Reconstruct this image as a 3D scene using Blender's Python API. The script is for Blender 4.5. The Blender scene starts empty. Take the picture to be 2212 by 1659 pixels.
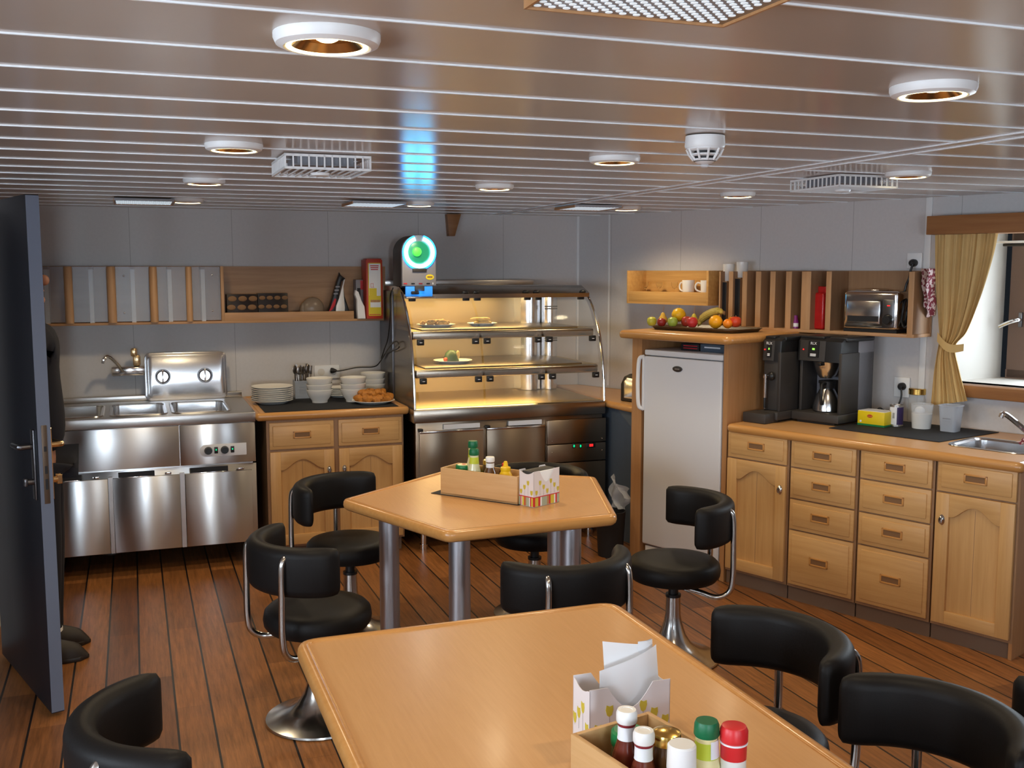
import bpy, bmesh, math, random
from mathutils import Vector, Matrix
random.seed(7)
SC = bpy.context.scene
COL = SC.collection
R = math.radians
PI = math.pi
# ------------------------------------------------------------------ camera model and room frame
H, FPX, PITCH, YAW, TH = 1.72, 2218.0, R(6.35), R(20.25), R(21.6)
FW = Vector((math.sin(YAW)*math.cos(PITCH), math.cos(YAW)*math.cos(PITCH), -math.sin(PITCH)))
RT = Vector((math.cos(YAW), -math.sin(YAW), 0))
DN = FW.cross(RT)
WD = Vector((-math.sin(TH), math.cos(TH), 0))     # along the galley-side wall, away from the camera
ND = Vector((math.cos(TH), math.sin(TH), 0))      # into that wall
PHI = TH - PI/2
ZC, YB, NW = 2.105, 6.9, 5.38
def ray(x, y): return RT*(x-1106) + DN*(y-829.5) + FW*FPX
def onZ(x, y, z):
    q = ray(x, y); return q*((z-H)/q.z) + Vector((0, 0, H))
def onY(x, y, Y):
    q = ray(x, y); return q*(Y/q.y) + Vector((0, 0, H))
def onN(x, y, n):                                  # returns (s, n, z) in the side-wall frame
    q = ray(x, y); p = q*(n/q.dot(ND)) + Vector((0, 0, H))
    return Vector((-p.dot(WD), n, p.z))
def RW(s, n, z=0.0): return ND*n - WD*s + Vector((0, 0, z))
# ------------------------------------------------------------------ materials
MATS = {}
def nt(name):
    m = bpy.data.materials.new(name); m.use_nodes = True
    t = m.node_tree; b = t.nodes['Principled BSDF']
    MATS[name] = m
    return m, t, b
def mat(name, c, rough=.5, metal=0, spec=.5, emit=None, es=0, trans=0, ior=1.45, alpha=1, coat=0, noise=0, nscale=30, bump=0, bscale=80):
    m, t, b = nt(name)
    b.inputs['Base Color'].default_value = (*c, 1)
    b.inputs['Roughness'].default_value = rough
    b.inputs['Metallic'].default_value = metal
    b.inputs['Specular IOR Level'].default_value = spec
    b.inputs['IOR'].default_value = ior
    b.inputs['Transmission Weight'].default_value = trans
    b.inputs['Alpha'].default_value = alpha
    b.inputs['Coat Weight'].default_value = coat
    if emit:
        b.inputs['Emission Color'].default_value = (*emit, 1); b.inputs['Emission Strength'].default_value = es
    if noise or bump:
        tc = t.nodes.new('ShaderNodeTexCoord')
    if noise:
        n = t.nodes.new('ShaderNodeTexNoise'); n.inputs['Scale'].default_value = nscale; n.inputs['Detail'].default_value = 4
        r = t.nodes.new('ShaderNodeMixRGB'); r.inputs[1].default_value = (*[x*(1-noise) for x in c], 1); r.inputs[2].default_value = (*[min(1, x*(1+noise)) for x in c], 1)
        t.links.new(tc.outputs['Object'], n.inputs['Vector']); t.links.new(n.outputs['Fac'], r.inputs[0]); t.links.new(r.outputs[0], b.inputs['Base Color'])
    if bump:
        n = t.nodes.new('ShaderNodeTexNoise'); n.inputs['Scale'].default_value = bscale
        bp = t.nodes.new('ShaderNodeBump'); bp.inputs['Strength'].default_value = bump; bp.inputs['Distance'].default_value = .002
        t.links.new(tc.outputs['Object'], n.inputs['Vector']); t.links.new(n.outputs['Fac'], bp.inputs['Height']); t.links.new(bp.outputs[0], b.inputs['Normal'])
    return m
def wood(name, c1, c2, axis='x', rough=.4, scale=1.0, spec=.4, coat=0):
    m, t, b = nt(name)
    tc = t.nodes.new('ShaderNodeTexCoord'); mp = t.nodes.new('ShaderNodeMapping')
    sc = [28*scale]*3; sc['xyz'.index(axis)] = 1.6*scale
    mp.inputs['Scale'].default_value = sc
    n = t.nodes.new('ShaderNodeTexNoise'); n.inputs['Scale'].default_value = 1.6; n.inputs['Detail'].default_value = 6; n.inputs['Roughness'].default_value = .65
    r = t.nodes.new('ShaderNodeValToRGB')
    r.color_ramp.elements[0].position = .3; r.color_ramp.elements[0].color = (*c1, 1)
    r.color_ramp.elements[1].position = .7; r.color_ramp.elements[1].color = (*c2, 1)
    t.links.new(tc.outputs['Object'], mp.inputs[0]); t.links.new(mp.outputs[0], n.inputs['Vector'])
    t.links.new(n.outputs['Fac'], r.inputs[0]); t.links.new(r.outputs[0], b.inputs['Base Color'])
    b.inputs['Roughness'].default_value = rough; b.inputs['Specular IOR Level'].default_value = spec; b.inputs['Coat Weight'].default_value = coat
    b.inputs['Coat Roughness'].default_value = .15
    return m
def speckle(name, c1, c2, sc):
    m, t, b = nt(name)
    tc = t.nodes.new('ShaderNodeTexCoord'); n = t.nodes.new('ShaderNodeTexVoronoi'); n.inputs['Scale'].default_value = sc
    r = t.nodes.new('ShaderNodeValToRGB'); r.color_ramp.interpolation = 'CONSTANT'
    r.color_ramp.elements[0].color = (*c1, 1); r.color_ramp.elements[1].color = (*c2, 1); r.color_ramp.elements[1].position = .5
    t.links.new(tc.outputs['Object'], n.inputs['Vector']); t.links.new(n.outputs['Color'], r.inputs[0]); t.links.new(r.outputs[0], b.inputs['Base Color'])
    b.inputs['Roughness'].default_value = .9
    return m
def steel(name, c, rough, an=.0, rot=0):
    m, t, b = nt(name)
    b.inputs['Base Color'].default_value = (*c, 1); b.inputs['Metallic'].default_value = 1; b.inputs['Roughness'].default_value = rough
    if an:
        b.inputs['Anisotropic'].default_value = an; b.inputs['Anisotropic Rotation'].default_value = rot
        tg = t.nodes.new('ShaderNodeTangent'); tg.direction_type = 'RADIAL'; tg.axis = 'Z'
        t.links.new(tg.outputs[0], b.inputs['Tangent'])
    return m
def wallmat(name, c, period, axis):
    m, t, b = nt(name)
    tc = t.nodes.new('ShaderNodeTexCoord'); sx = t.nodes.new('ShaderNodeSeparateXYZ')
    md = t.nodes.new('ShaderNodeMath'); md.operation = 'PINGPONG'; md.inputs[1].default_value = period/2
    lt = t.nodes.new('ShaderNodeMath'); lt.operation = 'LESS_THAN'; lt.inputs[1].default_value = .0016
    n = t.nodes.new('ShaderNodeTexNoise'); n.inputs['Scale'].default_value = 60
    r = t.nodes.new('ShaderNodeMixRGB'); r.inputs[1].default_value = (*[x*.95 for x in c], 1); r.inputs[2].default_value = (*[min(1, x*1.05) for x in c], 1)
    r2 = t.nodes.new('ShaderNodeMixRGB'); r2.inputs[2].default_value = (*[x*.6 for x in c], 1)
    L = t.links.new
    L(tc.outputs['Object'], sx.inputs[0]); L(sx.outputs['XYZ'.index(axis)], md.inputs[0]); L(md.outputs[0], lt.inputs[0])
    L(tc.outputs['Object'], n.inputs['Vector']); L(n.outputs['Fac'], r.inputs[0]); L(r.outputs[0], r2.inputs[1]); L(lt.outputs[0], r2.inputs[0])
    L(r2.outputs[0], b.inputs['Base Color']); b.inputs['Roughness'].default_value = .42; b.inputs['Specular IOR Level'].default_value = .4
    return m
def floormat():
    m, t, b = nt('varnished plank floor')
    L = t.links.new
    tc = t.nodes.new('ShaderNodeTexCoord'); mp = t.nodes.new('ShaderNodeMapping'); mp.inputs['Rotation'].default_value = (0, 0, PI/2)
    mp.inputs['Location'].default_value = (.3, .031, 0)
    L(tc.outputs['Object'], mp.inputs[0])
    def brick(mortar, c1, c2, mc):
        k = t.nodes.new('ShaderNodeTexBrick'); k.offset = .37; k.offset_frequency = 2
        k.inputs['Scale'].default_value = 1; k.inputs['Mortar Size'].default_value = mortar; k.inputs['Mortar Smooth'].default_value = 0
        k.inputs['Brick Width'].default_value = .95; k.inputs['Row Height'].default_value = .132; k.inputs['Bias'].default_value = -.1
        k.inputs['Color1'].default_value = (*c1, 1); k.inputs['Color2'].default_value = (*c2, 1); k.inputs['Mortar'].default_value = (*mc, 1)
        L(mp.outputs[0], k.inputs['Vector']); return k
    k = brick(0.0005, (.42, .165, .05), (.20, .075, .025), (.14, .055, .02))
    # the dark caulking runs only between rows
    sx = t.nodes.new('ShaderNodeSeparateXYZ'); L(mp.outputs[0], sx.inputs[0])
    pp = t.nodes.new('ShaderNodeMath'); pp.operation = 'PINGPONG'; pp.inputs[1].default_value = .066; L(sx.outputs[1], pp.inputs[0])
    lt = t.nodes.new('ShaderNodeMath'); lt.operation = 'LESS_THAN'; lt.inputs[1].default_value = .0042; L(pp.outputs[0], lt.inputs[0])
    m2 = t.nodes.new('ShaderNodeMapping'); m2.inputs['Scale'].default_value = (3, 40, 1); L(mp.outputs[0], m2.inputs[0])
    n = t.nodes.new('ShaderNodeTexNoise'); n.inputs['Scale'].default_value = 1.5; n.inputs['Detail'].default_value = 7; n.inputs['Roughness'].default_value = .7
    L(m2.outputs[0], n.inputs['Vector'])
    cr = t.nodes.new('ShaderNodeValToRGB'); cr.color_ramp.elements[0].position = .3; cr.color_ramp.elements[0].color = (.45, .45, .45, 1)
    cr.color_ramp.elements[1].position = .7; cr.color_ramp.elements[1].color = (1.15, 1.15, 1.15, 1); L(n.outputs['Fac'], cr.inputs[0])
    mu = t.nodes.new('ShaderNodeMixRGB'); mu.blend_type = 'MULTIPLY'; mu.inputs[0].default_value = 1
    L(k.outputs['Color'], mu.inputs[1]); L(cr.outputs[0], mu.inputs[2])
    mx = t.nodes.new('ShaderNodeMixRGB'); mx.inputs[2].default_value = (.012, .009, .008, 1); L(mu.outputs[0], mx.inputs[1]); L(lt.outputs[0], mx.inputs[0])
    L(mx.outputs[0], b.inputs['Base Color']); b.inputs['Roughness'].default_value = .34; b.inputs['Specular IOR Level'].default_value = .45
    return m
M = dict(
    floor=floormat(),
    wallb=wallmat('wall panel cream', (.62, .60, .60), .62, 'X'),
    wallr=wallmat('side wall panel cream', (.62, .60, .60), .62, 'X'),
    walln=mat('plain cream wall', (.55, .53, .52), .5),
    ceil=mat('ceiling plank enamel', (.52, .45, .395), .18, spec=.5),
    strip=mat('joint strip with painted light', (.90, .95, 1.0), .4, spec=.8),  # pale bluish colour stands for window light caught on the plank edges
    white=mat('white enamel', (.82, .83, .84), .35),
    cream=mat('cream lining', (.72, .69, .64), .45),
    fridge=mat('white fridge enamel', (.70, .71, .75), .4),
    beech=wood('beech front', (.56, .315, .115), (.66, .395, .165), 'z', .42),
    beechh=wood('beech front cross grain', (.56, .315, .115), (.66, .395, .165), 'x', .42),
    carc=wood('beech carcass', (.30, .165, .085), (.36, .21, .11), 'z', .5),
    edge=wood('beech edge lipping', (.50, .235, .065), (.60, .30, .095), 'x', .28, coat=.3),
    top=wood('beech laminate top', (.58, .315, .125), (.63, .35, .148), 'y', .33, scale=2.6, coat=.1),
    shelf=wood('beech shelf', (.40, .215, .10), (.52, .30, .15), 'x', .45),
    shelfz=wood('beech upright', (.42, .235, .115), (.54, .32, .165), 'z', .45),
    panel=wood('brown side panel', (.40, .195, .075), (.48, .25, .11), 'z', .45),
    pelm=wood('teak pelmet', (.27, .115, .04), (.35, .16, .06), 'x', .45),
    crate=wood('light wood box', (.55, .32, .13), (.64, .40, .19), 'x', .5),
    slot=mat('dark recess', (.22, .115, .05), .7),
    dark=mat('black and painted shade', (.012, .012, .014), .6),  # black things; in gaps and voids it is shade painted as a surface
    plinth=mat('grey brown plinth', (.16, .105, .075), .5),
    mat_=mat('black rubber mat', (.014, .015, .019), .75, noise=.4, nscale=300, bump=.4, bscale=600),
    leather=mat('black leather', (.009, .008, .008), .5, spec=.22, bump=.12, bscale=260),
    steel=steel('brushed steel', (.60, .60, .60), .30, .95, .25),
    steel2=steel('soft steel', (.58, .56, .54), .30),
    dsteel=steel('dark steel', (.16, .16, .17), .35),
    chrome=steel('chrome', (.72, .72, .72), .12),
    mirror=steel('polished steel', (.72, .73, .75), .2),
    alu=steel('satin aluminium', (.55, .57, .62), .38),
    brass=steel('warm reflector', (.75, .55, .30), .22),
    chairm=steel('chair tube steel', (.55, .54, .52), .2),
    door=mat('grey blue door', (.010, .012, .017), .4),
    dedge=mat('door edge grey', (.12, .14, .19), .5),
    black=mat('black plastic', (.012, .012, .013), .4),
    dgrey=mat('dark grey plastic', (.040, .036, .034), .5),
    mgrey=mat('mid grey plastic', (.24, .24, .27), .45),
    bluegrey=mat('blue grey panel', (.075, .10, .135), .55),
    china=mat('white china', (.80, .79, .76), .22),
    glass=mat('clear glass', (.96, .98, .98), .03, trans=1, ior=1.12),
    frost=mat('frosted acrylic', (.40, .44, .53), .25, alpha=.34),
    bsteel=steel('steel with painted brown reflection', (.36, .29, .22), .3, .8, .25), sglass=mat('grey side pane', (.20, .19, .18), .22, metal=.7, alpha=.8),  # bsteel: brown colour paints the room's warm reflection into the case steel
    clearp=mat('clear plastic', (.75, .80, .86), .15, alpha=.30),
    clearp2=mat('cloudy plastic', (.55, .60, .68), .25, alpha=.5),
    lampon=mat('lit lamp rim', (1, .9, .6), .5, emit=(1, .80, .40), es=6.0),
    paper=mat('white paper', (.86, .88, .92), .8),
    curtain=mat('ochre curtain', (.66, .46, .20), .85, noise=.12, nscale=8, spec=.2),
    green=mat('green cap', (.01, .19, .055), .4), dgreen=mat('deep green cap', (.005, .13, .05), .4),
    red=mat('red cap', (.62, .02, .025), .35), yellow=mat('mustard yellow', (.80, .50, .01), .35),
    cyanl=mat('cyan neon', (.3, .9, 1), .4, emit=(.22, .85, 1.0), es=4.5), bluerim=mat('blue neon rim', (.1, .4, 1), .4, emit=(.0, .26, 1.0), es=9.0),
    bluel=mat('blue glow plastic', (.05, .3, .8), .4, emit=(.02, .25, .9), es=.5),
    greenl=mat('green lit disc', (.1, .8, .1), .4, emit=(.06, .80, .02), es=.55),
    tealp=mat('teal drum', (.02, .22, .12), .3, emit=(.0, .10, .05), es=.8),
    ledg=mat('green led', (0, .6, .2), .4, emit=(.0, .9, .3), es=1.2), ledr=mat('red led', (.8, 0, 0), .4, emit=(1, .02, .02), es=1.5),
    ledy=mat('lime led', (.3, .8, .1), .4, emit=(.3, .8, .1), es=1.0),
    skin=mat('skin', (.42, .20, .13), .55), navy=mat('navy cloth', (.008, .009, .016), .9), hair=mat('brown hair', (.04, .02, .012), .7),
    shoe=mat('dark brown shoe', (.02, .013, .01), .5),
)
# ------------------------------------------------------------------ mesh builder
class MB:
    def __init__(s):
        s.bm = bmesh.new(); s.mats = []; s.mi = 0
    def m(s, material):
        if isinstance(material, str): material = M[material]
        if material not in s.mats: s.mats.append(material)
        s.mi = s.mats.index(material); return s
    def add(s, tb, mx=None):
        vm = {}
        for v in tb.verts: vm[v] = s.bm.verts.new(mx @ v.co if mx else v.co)
        for f in tb.faces:
            try:
                nf = s.bm.faces.new([vm[v] for v in f.verts]); nf.material_index = s.mi; nf.smooth = True
            except ValueError: pass
        tb.free(); return s
    def box(s, x0, x1, y0, y1, z0, z1, b=0, seg=2, mx=None):
        tb = bmesh.new(); bmesh.ops.create_cube(tb, size=1)
        for v in tb.verts: v.co = Vector(((x0+x1)/2+v.co.x*(x1-x0), (y0+y1)/2+v.co.y*(y1-y0), (z0+z1)/2+v.co.z*(z1-z0)))
        if b: bmesh.ops.bevel(tb, geom=tb.edges[:], offset=min(b, .49*min(abs(x1-x0), abs(y1-y0), abs(z1-z0))), segments=seg, profile=.5, affect='EDGES')
        return s.add(tb, mx)
    def lathe(s, prof, loc=(0, 0, 0), seg=24, mx=None, arc=2*PI, sx=1, sy=1):
        tb = bmesh.new(); rings = []
        full = abs(arc-2*PI) < 1e-6; n = seg if full else seg+1
        for r, z in prof:
            if r < 1e-6: rings.append([tb.verts.new((0, 0, z))])
            else: rings.append([tb.verts.new((r*sx*math.cos(arc*i/seg), r*sy*math.sin(arc*i/seg), z)) for i in range(n)])
        for a, c in zip(rings, rings[1:]):
            for i in range(seg):
                j = (i+1) % n if full else i+1
                if len(a) == 1 and len(c) == 1: continue
                if len(a) == 1: tb.faces.new([a[0], c[j], c[i]][::-1])
                elif len(c) == 1: tb.faces.new([a[i], a[j], c[0]])
                else: tb.faces.new([a[i], a[j], c[j], c[i]])
        T = Matrix.Translation(loc)
        return s.add(tb, T @ mx if mx else T)
    def cyl(s, p0, p1, r0, r1=None, seg=16, caps=True):
        p0, p1 = Vector(p0), Vector(p1); r1 = r0 if r1 is None else r1
        L = (p1-p0).length; q = (p1-p0).to_track_quat('Z', 'Y').to_matrix().to_4x4()
        pr = [(r0, 0), (r1, L)]
        if caps: pr = [(0, 0)]+pr+[(0, L)]
        return s.lathe(pr, seg=seg, mx=Matrix.Translation(p0) @ q)
    def tube(s, pts, r, seg=10, smooth=0, caps=True, rr=None):
        pts = [Vector(p) for p in pts]
        if smooth: pts = catmull(pts, smooth)
        n = len(pts); tb = bmesh.new(); rings = []
        t0 = (pts[1]-pts[0]).normalized(); up = Vector((0, 0, 1)) if abs(t0.z) < .9 else Vector((1, 0, 0))
        u = t0.cross(up).normalized()
        for i, p in enumerate(pts):
            t = (pts[min(i+1, n-1)]-pts[max(i-1, 0)]).normalized()
            u = (u - t*u.dot(t)).normalized(); v = t.cross(u)
            q = r if rr is None else rr[min(int(i/(n-1)*(len(rr)-1)+.5), len(rr)-1)]
            rings.append([tb.verts.new(p+u*q*math.cos(2*PI*k/seg)+v*q*math.sin(2*PI*k/seg)) for k in range(seg)])
        for a, c in zip(rings, rings[1:]):
            for k in range(seg): tb.faces.new([a[k], a[(k+1) % seg], c[(k+1) % seg], c[k]])
        if caps: tb.faces.new(rings[0][::-1]); tb.faces.new(rings[-1])
        return s.add(tb)
    def prism(s, poly, a0, a1, plane='xy', b=0, seg=2, mx=None, vert_only=False):
        tb = bmesh.new()
        def P(u, v, w): return {'xy': (u, v, w), 'xz': (u, w, v), 'yz': (w, u, v)}[plane]
        A = [tb.verts.new(P(u, v, a0)) for u, v in poly]; B = [tb.verts.new(P(u, v, a1)) for u, v in poly]
        n = len(poly); fa = tb.faces.new(A[::-1]); fb = tb.faces.new(B)
        for i in range(n): tb.faces.new([A[i], A[(i+1) % n], B[(i+1) % n], B[i]])
        bmesh.ops.recalc_face_normals(tb, faces=tb.faces[:])
        if b:
            es = list(set(fa.edges[:]+fb.edges[:]))
            bmesh.ops.bevel(tb, geom=es, offset=b, segments=seg, profile=.5, affect='EDGES')
        big = [f for f in tb.faces if len(f.verts) > 4]
        if big: bmesh.ops.triangulate(tb, faces=big)
        return s.add(tb, mx)
    def sph(s, loc, r, seg=16, sc=(1, 1, 1), mx=None):
        tb = bmesh.new(); bmesh.ops.create_uvsphere(tb, u_segments=seg, v_segments=max(6, seg//2), radius=r)
        X = Matrix.Translation(loc) @ (mx or Matrix()) @ Matrix.Diagonal((*sc, 1))
        return s.add(tb, X)
    def grid(s, fn, nu, nv, closeu=False):
        tb = bmesh.new(); V = [[tb.verts.new(fn(i/nu, j/nv)) for i in range(nu+1)] for j in range(nv+1)]
        for j in range(nv):
            for i in range(nu): tb.faces.new([V[j][i], V[j][i+1], V[j+1][i+1], V[j+1][i]])
        return s.add(tb)
    def sweep(s, prof, path, closed=False, ups=None, caps=True):
        """prof: list of (a,b); path: list of (point, axis_a, axis_b)"""
        tb = bmesh.new(); rings = [[tb.verts.new(Vector(p)+Vector(ua)*a+Vector(ub)*c) for a, c in prof] for p, ua, ub in path]
        n = len(prof); it = list(zip(rings, rings[1:])); 
        if closed: it.append((rings[-1], rings[0]))
        for a, c in it:
            for k in range(n): tb.faces.new([a[k], a[(k+1) % n], c[(k+1) % n], c[k]])
        if caps and not closed: tb.faces.new(rings[0][::-1]); tb.faces.new(rings[-1])
        bmesh.ops.recalc_face_normals(tb, faces=tb.faces[:])
        return s.add(tb)
    def text(s, body, size, mx, depth=.0006):
        c = bpy.data.curves.new('lettering', 'FONT'); c.body = body; c.size = size; c.extrude = depth; c.align_x = 'CENTER'; c.align_y = 'CENTER'
        o = bpy.data.objects.new('lettering', c); COL.objects.link(o)
        dg = bpy.context.evaluated_depsgraph_get(); me = bpy.data.meshes.new_from_object(o.evaluated_get(dg))
        tb = bmesh.new(); tb.from_mesh(me); s.add(tb, mx)
        bpy.data.objects.remove(o); bpy.data.curves.remove(c); bpy.data.meshes.remove(me); return s
    def build(s, name, parent=None, angle=35, loc=None, rotz=0):
        me = bpy.data.meshes.new(name); bmesh.ops.recalc_face_normals(s.bm, faces=s.bm.faces[:])
        s.bm.to_mesh(me); s.bm.free()
        for m_ in s.mats: me.materials.append(m_)
        me.set_sharp_from_angle(angle=R(angle))
        o = bpy.data.objects.new(name, me); COL.objects.link(o)
        if parent: o.parent = parent
        if loc is not None: o.location = loc
        o.rotation_euler[2] = rotz
        return o
def catmull(p, k):
    out = []
    q = [p[0]*2-p[1]]+p+[p[-1]*2-p[-2]]
    for i in range(1, len(q)-2):
        a, b, c, d = q[i-1:i+3]
        for j in range(k):
            t = j/k; out.append(.5*((2*b)+(c-a)*t+(2*a-5*b+4*c-d)*t*t+(3*b-a-3*c+d)*t**3))
    out.append(p[-1]); return out
def tag(o, label=None, cat=None, group=None, kind=None):
    if label: o['label'] = label
    if cat: o['category'] = cat
    if group: o['group'] = group
    if kind: o['kind'] = kind
    return o
def thing(name, label, cat, loc=(0, 0, 0), rotz=0, group=None):
    o = bpy.data.objects.new(name, None); COL.objects.link(o); o.location = loc; o.rotation_euler[2] = rotz
    o.empty_display_size = .1
    return tag(o, label, cat, group)
def dup(root, loc, rotz, label, group=None):
    def cp(o, par):
        c = o.copy(); COL.objects.link(c)
        if par: c.parent = par
        for ch in list(o.children): cp(ch, c)
        return c
    r = cp(root, None); r.location = loc; r.rotation_euler[2] = rotz; r['label'] = label
    if group: r['group'] = group
    return r
def struct(o): o['kind'] = 'structure'; return o
def light(name, typ, loc, energy, color, parent=None, **kw):
    l = bpy.data.lights.new(name, typ); l.energy = energy; l.color = color
    for k, v in kw.items():
        if k != 'rot': setattr(l, k, v)
    o = bpy.data.objects.new(name, l); COL.objects.link(o); o.location = loc
    if 'rot' in kw: o.rotation_euler = kw['rot']
    if parent: o.parent = parent
    return o
def rrect(x0, x1, y0, y1, r, n=5):
    out = []
    for cx, cy, a in ((x1-r, y1-r, 0), (x0+r, y1-r, 90), (x0+r, y0+r, 180), (x1-r, y0+r, 270)):
        for i in range(n+1): t = R(a+90*i/n); out.append((cx+r*math.cos(t), cy+r*math.sin(t)))
    return out
def rpoly(pts, r, n=5):
    """polygon (ccw) with rounded corners"""
    out = []; k = len(pts)
    for i in range(k):
        a, b, c = Vector(pts[i-1]), Vector(pts[i]), Vector(pts[(i+1) % k])
        u, v = (a-b).normalized(), (c-b).normalized(); ang = u.angle(v); d = r/math.tan(ang/2)
        p, q = b+u*d, b+v*d
        for j in range(n+1):
            t = j/n; out.append(tuple((1-t)**2*p+2*t*(1-t)*b+t*t*q))
    return out
# ================================================================== camera
cd = bpy.data.cameras.new('camera'); cam = bpy.data.objects.new('camera', cd); COL.objects.link(cam)
cam.location = (0, 0, H); cam.rotation_euler = (PI/2-PITCH, 0, -YAW)
cd.sensor_width = 36; cd.lens = 36*FPX/2212; cd.clip_start = .02
SC.camera = cam
M['perfl'] = mat('dot with painted glow', (.85, .92, 1), .4, emit=(.75, .90, 1), es=.5); M['plateg'] = mat('pale grey plate', (.34, .35, .38), .4)  # the dots' glow is painted by emission, no lamp sits behind them
M['winf'] = mat('brown window frame', (.13, .075, .05), .5); M['lockm'] = mat('bronze lock plate', (.12, .085, .06), .4, metal=.6)
# ================================================================== room shell
XL, YR, XD = -2.6, -2.6, -.66        # main room's far side, rear wall, pantry side wall
CX = 3.085                           # inner corner of the two visible walls
def shell(name, mb, loc=(0, 0, 0), rotz=0): return struct(mb.build(name, loc=loc, rotz=rotz))
shell('floor', MB().m('floor').box(XL-.1, 8.2, YR-.1, 8, -.08, 0))
shell('wall_back', MB().m('wallb').box(XL, CX+.35, YB, YB+.08, 0, ZC+.02))
# side wall (angled), with the window hole s -2.52..-1.25, z 1.13..1.93
S0, S1 = -5.275, 4.95; WS0, WS1, WZ0, WZ1 = -2.52, -1.25, 1.125, 1.93
w = MB().m('wallr')
w.box(S0, WS0, 0, .08, 0, ZC+.02).box(WS1, S1, 0, .08, 0, ZC+.02).box(WS0, WS1, 0, .08, 0, WZ0).box(WS0, WS1, 0, .08, WZ1, ZC+.02)
shell('wall_right', w, RW(0, NW), PHI)
# rear wall behind the camera with three daylight windows
RWIN = [(-.27, .06, .95, 1.85), (1.5, 2.3, 1.1, 1.85)]
LWIN = [(-1.3, .1, 1.0, 1.85), (.9, 2.3, 1.0, 1.85)]
w = MB().m('walln'); xs = XL
for a, b, c, d in RWIN:
    w.box(xs, a, YR-.08, YR, 0, ZC+.02).box(a, b, YR-.08, YR, 0, c).box(a, b, YR-.08, YR, d, ZC+.02); xs = b
w.box(xs, 7.2, YR-.08, YR, 0, ZC+.02)
shell('wall_rear', w)
w = MB().m('walln'); ys = YR
for a, b, c, d in LWIN:
    w.box(XL-.08, XL, ys, a, 0, ZC+.02).box(XL-.08, XL, a, b, 0, c).box(XL-.08, XL, a, b, d, ZC+.02); ys = b
w.box(XL-.08, XL, ys, YB, 0, ZC+.02)
shell('wall_left', w)
w = MB().m('walln').box(XL, -1.55, 4.98, 5.05, 0, ZC+.02).box(-1.55, XD, 4.98, 5.05, 2.03, ZC+.02)
shell('wall_partition', w)
shell('wall_pantry', MB().m('walln').box(XD-.07, XD, 5.05, YB, 0, ZC+.02))
# ceiling: enamelled planks with joint strips pale with painted window light, a doubled joint profile along the room
c = MB().m('ceil').box(XL-.1, 8.2, YR-.1, 8, ZC, ZC+.08)
c.m('strip')
for k in range(-14, 19):
    y = 1.607+.2985*k
    if y < YB-.03: c.box(XL, 2.36, y-.0025, y+.0025, ZC-.0032, ZC+.01)
    y += .012
    if y < YB-.03:
        x1 = (NW-y*math.sin(TH))/math.cos(TH)
        c.box(2.46, min(x1, 7.1), y-.0025, y+.0025, ZC-.0032, ZC+.01)
for x in (2.365, 2.452): c.box(x-.007, x+.007, YR, YB, ZC-.0034, ZC+.01)
shell('ceiling', c)
# cover strips
shell('trim_1', MB().m('white').box(-.02, .012, -.012, .0, 1.0, ZC, b=.003), (CX-.02, YB, 0))
shell('trim_2', MB().m('white').box(-.018, .018, -.008, 0, .9, ZC, b=.003), RW(-2.655, NW), PHI)
shell('trim_3', MB().m('white').box(-.006, .006, -.003, 0, .9, ZC, b=.001), RW(-4.98, NW), PHI)
w = MB().m('walln').box(XL, XD, YB-.012, YB, 0, .09).box(XD, 1.6, YB-.012, YB, 0, .09)
shell('baseboard_back', w)
# windows in the rear wall: frame, bright overcast pane
M['sky'] = mat('overcast daylight pane', (.8, .9, 1), .4, emit=(.72, .86, 1.0), es=5)
M['sky3'] = mat('dim daylight pane', (.8, .9, 1), .4, emit=(.75, .88, 1.0), es=2.5)
M['sky2'] = mat('bright overcast pane', (.8, .9, 1), .4, emit=(.75, .88, 1.0), es=60)
for i, (a, b, c0, d) in enumerate(RWIN):
    f = MB().m('pelm')
    f.box(a-.05, a, YR-.02, YR+.03, c0-.05, d+.05).box(b, b+.05, YR-.02, YR+.03, c0-.05, d+.05).box(a, b, YR-.02, YR+.03, c0-.05, c0).box(a, b, YR-.02, YR+.03, d, d+.05)
    fo = struct(f.build('window_%d' % (i+2)))
    MB().m('sky2' if i == 0 else 'sky').box(a, b, YR-.06, YR-.05, c0, d).build('pane', fo)
    light('daylight', 'AREA', ((a+b)/2, YR+.04, (c0+d)/2), (15 if i == 0 else 14), (.78, .89, 1), shape='RECTANGLE', size=b-a, size_y=d-c0, rot=(PI/2, 0, 0))
for i, (a, b, c0, d) in enumerate(LWIN):
    f = MB().m('pelm')
    f.box(XL-.02, XL+.03, a-.05, a, c0-.05, d+.05).box(XL-.02, XL+.03, b, b+.05, c0-.05, d+.05).box(XL-.02, XL+.03, a, b, c0-.05, c0).box(XL-.02, XL+.03, a, b, d, d+.05)
    fo = struct(f.build('window_%d' % (i+4)))
    MB().m('sky').box(XL-.06, XL-.05, a, b, c0, d).build('pane', fo)
    light('daylight', 'AREA', (XL+.04, (a+b)/2, (c0+d)/2), 44, (.76, .88, 1), shape='RECTANGLE', size=d-c0, size_y=b-a, rot=(0, -PI/2, 0))
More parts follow.
